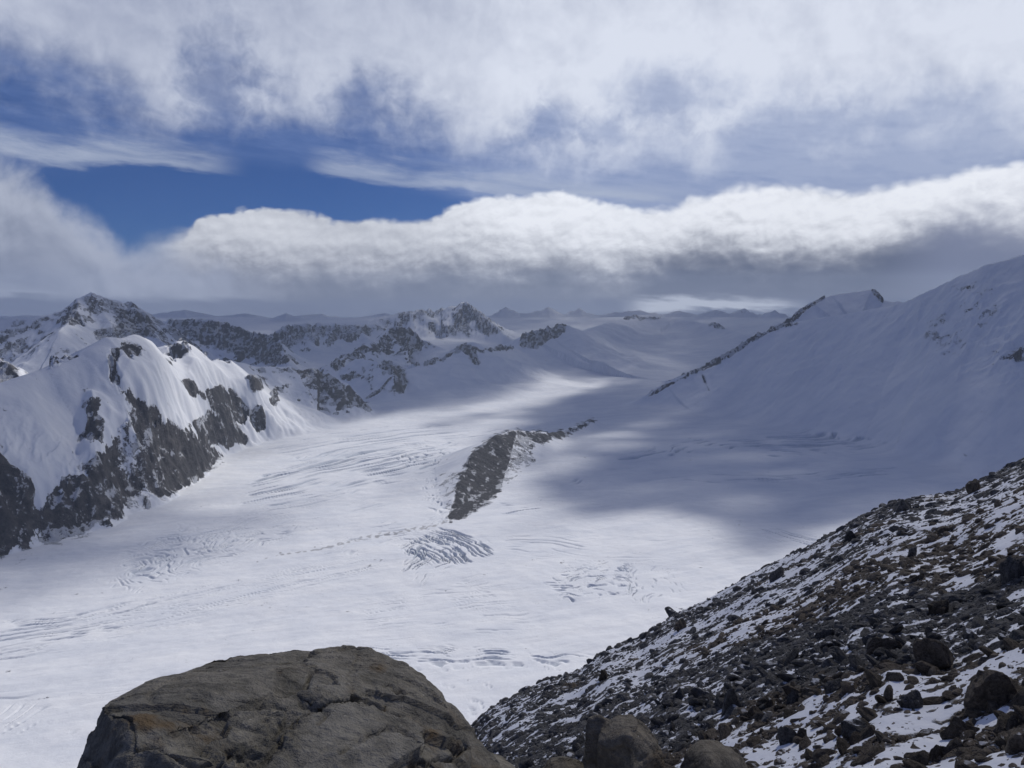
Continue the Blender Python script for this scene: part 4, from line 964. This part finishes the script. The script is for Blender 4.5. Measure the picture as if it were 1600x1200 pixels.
ledge6 = on_face(main, [(575, 1040, .01), (640, 1045, .015), (690, 1085, .02), (715, 1130, .025), (700, 1140, .015), (640, 1100, .02), (590, 1080, .02)])
ledge7 = on_face(main, [(220, 1120, .015), (300, 1060, .02), (370, 1030, .012), (440, 1040, .02), (430, 1080, .03), (340, 1110, .03), (250, 1150, .025)])
ob = hull_solid([main, ledge, ledge2, ledge3, ledge4, ledge6, ledge7], 0.008, lambda V: rocky(V, 1.0, 0.0) + carve(V), 'boulder', M_BOULDER)
tag(ob, 'huge grey-brown flat-topped boulder filling the foreground at bottom left', 'boulder')
# the split standing block and the two low domes to its right
b1 = [[Q(920, 1122, 3.6), Q(935, 1117, 3.6), Q(952, 1128, 3.62), Q(948, 1230, 3.5), Q(914, 1150, 3.55), Q(918, 1230, 3.5), Q(945, 1135, 3.9), Q(920, 1240, 3.9), Q(960, 1240, 3.9)],
      [Q(945, 1134, 3.6), Q(965, 1121, 3.62), Q(990, 1118, 3.65), Q(1012, 1134, 3.65), Q(1026, 1156, 3.6), Q(1040, 1200, 3.55), Q(1046, 1250, 3.5), Q(930, 1250, 3.45), Q(935, 1160, 3.5), Q(985, 1150, 3.4), Q(990, 1250, 3.3), Q(990, 1140, 3.95), Q(1040, 1260, 4.0), Q(930, 1260, 4.0)]]
b1 = [c + [(p[0], p[1], -3.3) for p in c[-3:]] for c in b1]
ob = hull_solid(b1, 0.009, lambda V: rocky(V, 0.55, 3.0), 'boulder', M_LEDGE)
tag(ob, 'brown standing block with a notched top at the bottom centre-right edge', 'boulder')
b2 = [Q(1062, 1200, 3.6), Q(1075, 1172, 3.65), Q(1092, 1157, 3.7), Q(1118, 1156, 3.7), Q(1142, 1168, 3.7), Q(1160, 1185, 3.65), Q(1172, 1215, 3.6), Q(1055, 1260, 3.5), Q(1180, 1280, 3.5), Q(1110, 1185, 3.4), Q(1110, 1260, 3.2), Q(1110, 1190, 4.1), Q(1060, 1280, 4.1), Q(1180, 1280, 4.1)]
b2 += [(p[0], p[1], -3.3) for p in b2[-3:]]
ob = hull_solid([b2], 0.009, lambda V: rocky(V, 0.55, 7.0), 'boulder', M_LEDGE)
tag(ob, 'low brown dome of rock right of the notched standing block', 'boulder')
b3 = [Q(842, 1205, 3.7), Q(858, 1188, 3.75), Q(880, 1183, 3.75), Q(905, 1192, 3.75), Q(920, 1206, 3.7), Q(838, 1260, 3.6), Q(925, 1260, 3.6), Q(880, 1210, 3.5), Q(880, 1260, 3.4), Q(880, 1220, 4.0), Q(840, 1280, 4.0), Q(920, 1280, 4.0)]
b3 += [(p[0], p[1], -3.4) for p in b3[-3:]]
ob = hull_solid([b3], 0.009, lambda V: rocky(V, 0.5, 9.0), 'boulder', M_LEDGE)
tag(ob, 'small brown rock tip left of the notched standing block', 'boulder')
b4 = [Q(735, 1190, 3.3), Q(752, 1172, 3.5), Q(775, 1180, 3.5), Q(800, 1196, 3.45), Q(815, 1215, 3.4), Q(740, 1260, 3.2), Q(815, 1260, 3.3), Q(770, 1230, 3.1), Q(770, 1200, 3.9), Q(740, 1280, 3.9), Q(820, 1280, 3.9)]
b4 += [(p[0], p[1], -3.4) for p in b4[-3:]]
ob = hull_solid([b4], 0.009, lambda V: rocky(V, 0.5, 13.0), 'boulder', M_BOULDER)
tag(ob, 'small dark rock touching the right foot of the huge flat-topped boulder', 'boulder')

# ------------------------------------------------------------------ haze
def build_haze():
    m = bpy.data.materials.new('haze'); m.use_nodes = True; nt = m.node_tree; nt.nodes.clear(); T = NT(nt)
    v = T.new('ShaderNodeVolumePrincipled'); v.inputs['Density'].default_value = 3.8e-5
    v.inputs['Color'].default_value = (0.76, 0.86, 1.0, 1); v.inputs['Anisotropy'].default_value = 0.25
    o = T.new('ShaderNodeOutputMaterial'); nt.links.new(v.outputs[0], o.inputs['Volume'])
    x0, x1, y0, y1, z0, z1 = -13000, 13000, -300, 17000, -640, 640
    V = np.array([(x, y, z) for z in (z0, z1) for y in (y0, y1) for x in (x0, x1)], float)
    Fc = np.array([(0, 2, 3, 1), (4, 5, 7, 6), (0, 1, 5, 4), (2, 6, 7, 3), (0, 4, 6, 2), (1, 3, 7, 5)])
    ob = bpy.data.objects.new('haze', mesh_from('haze', V, Fc, [m])); COL.objects.link(ob)
    tag(ob, 'thin bluish haze filling the valley', 'haze', kind='stuff')
build_haze()
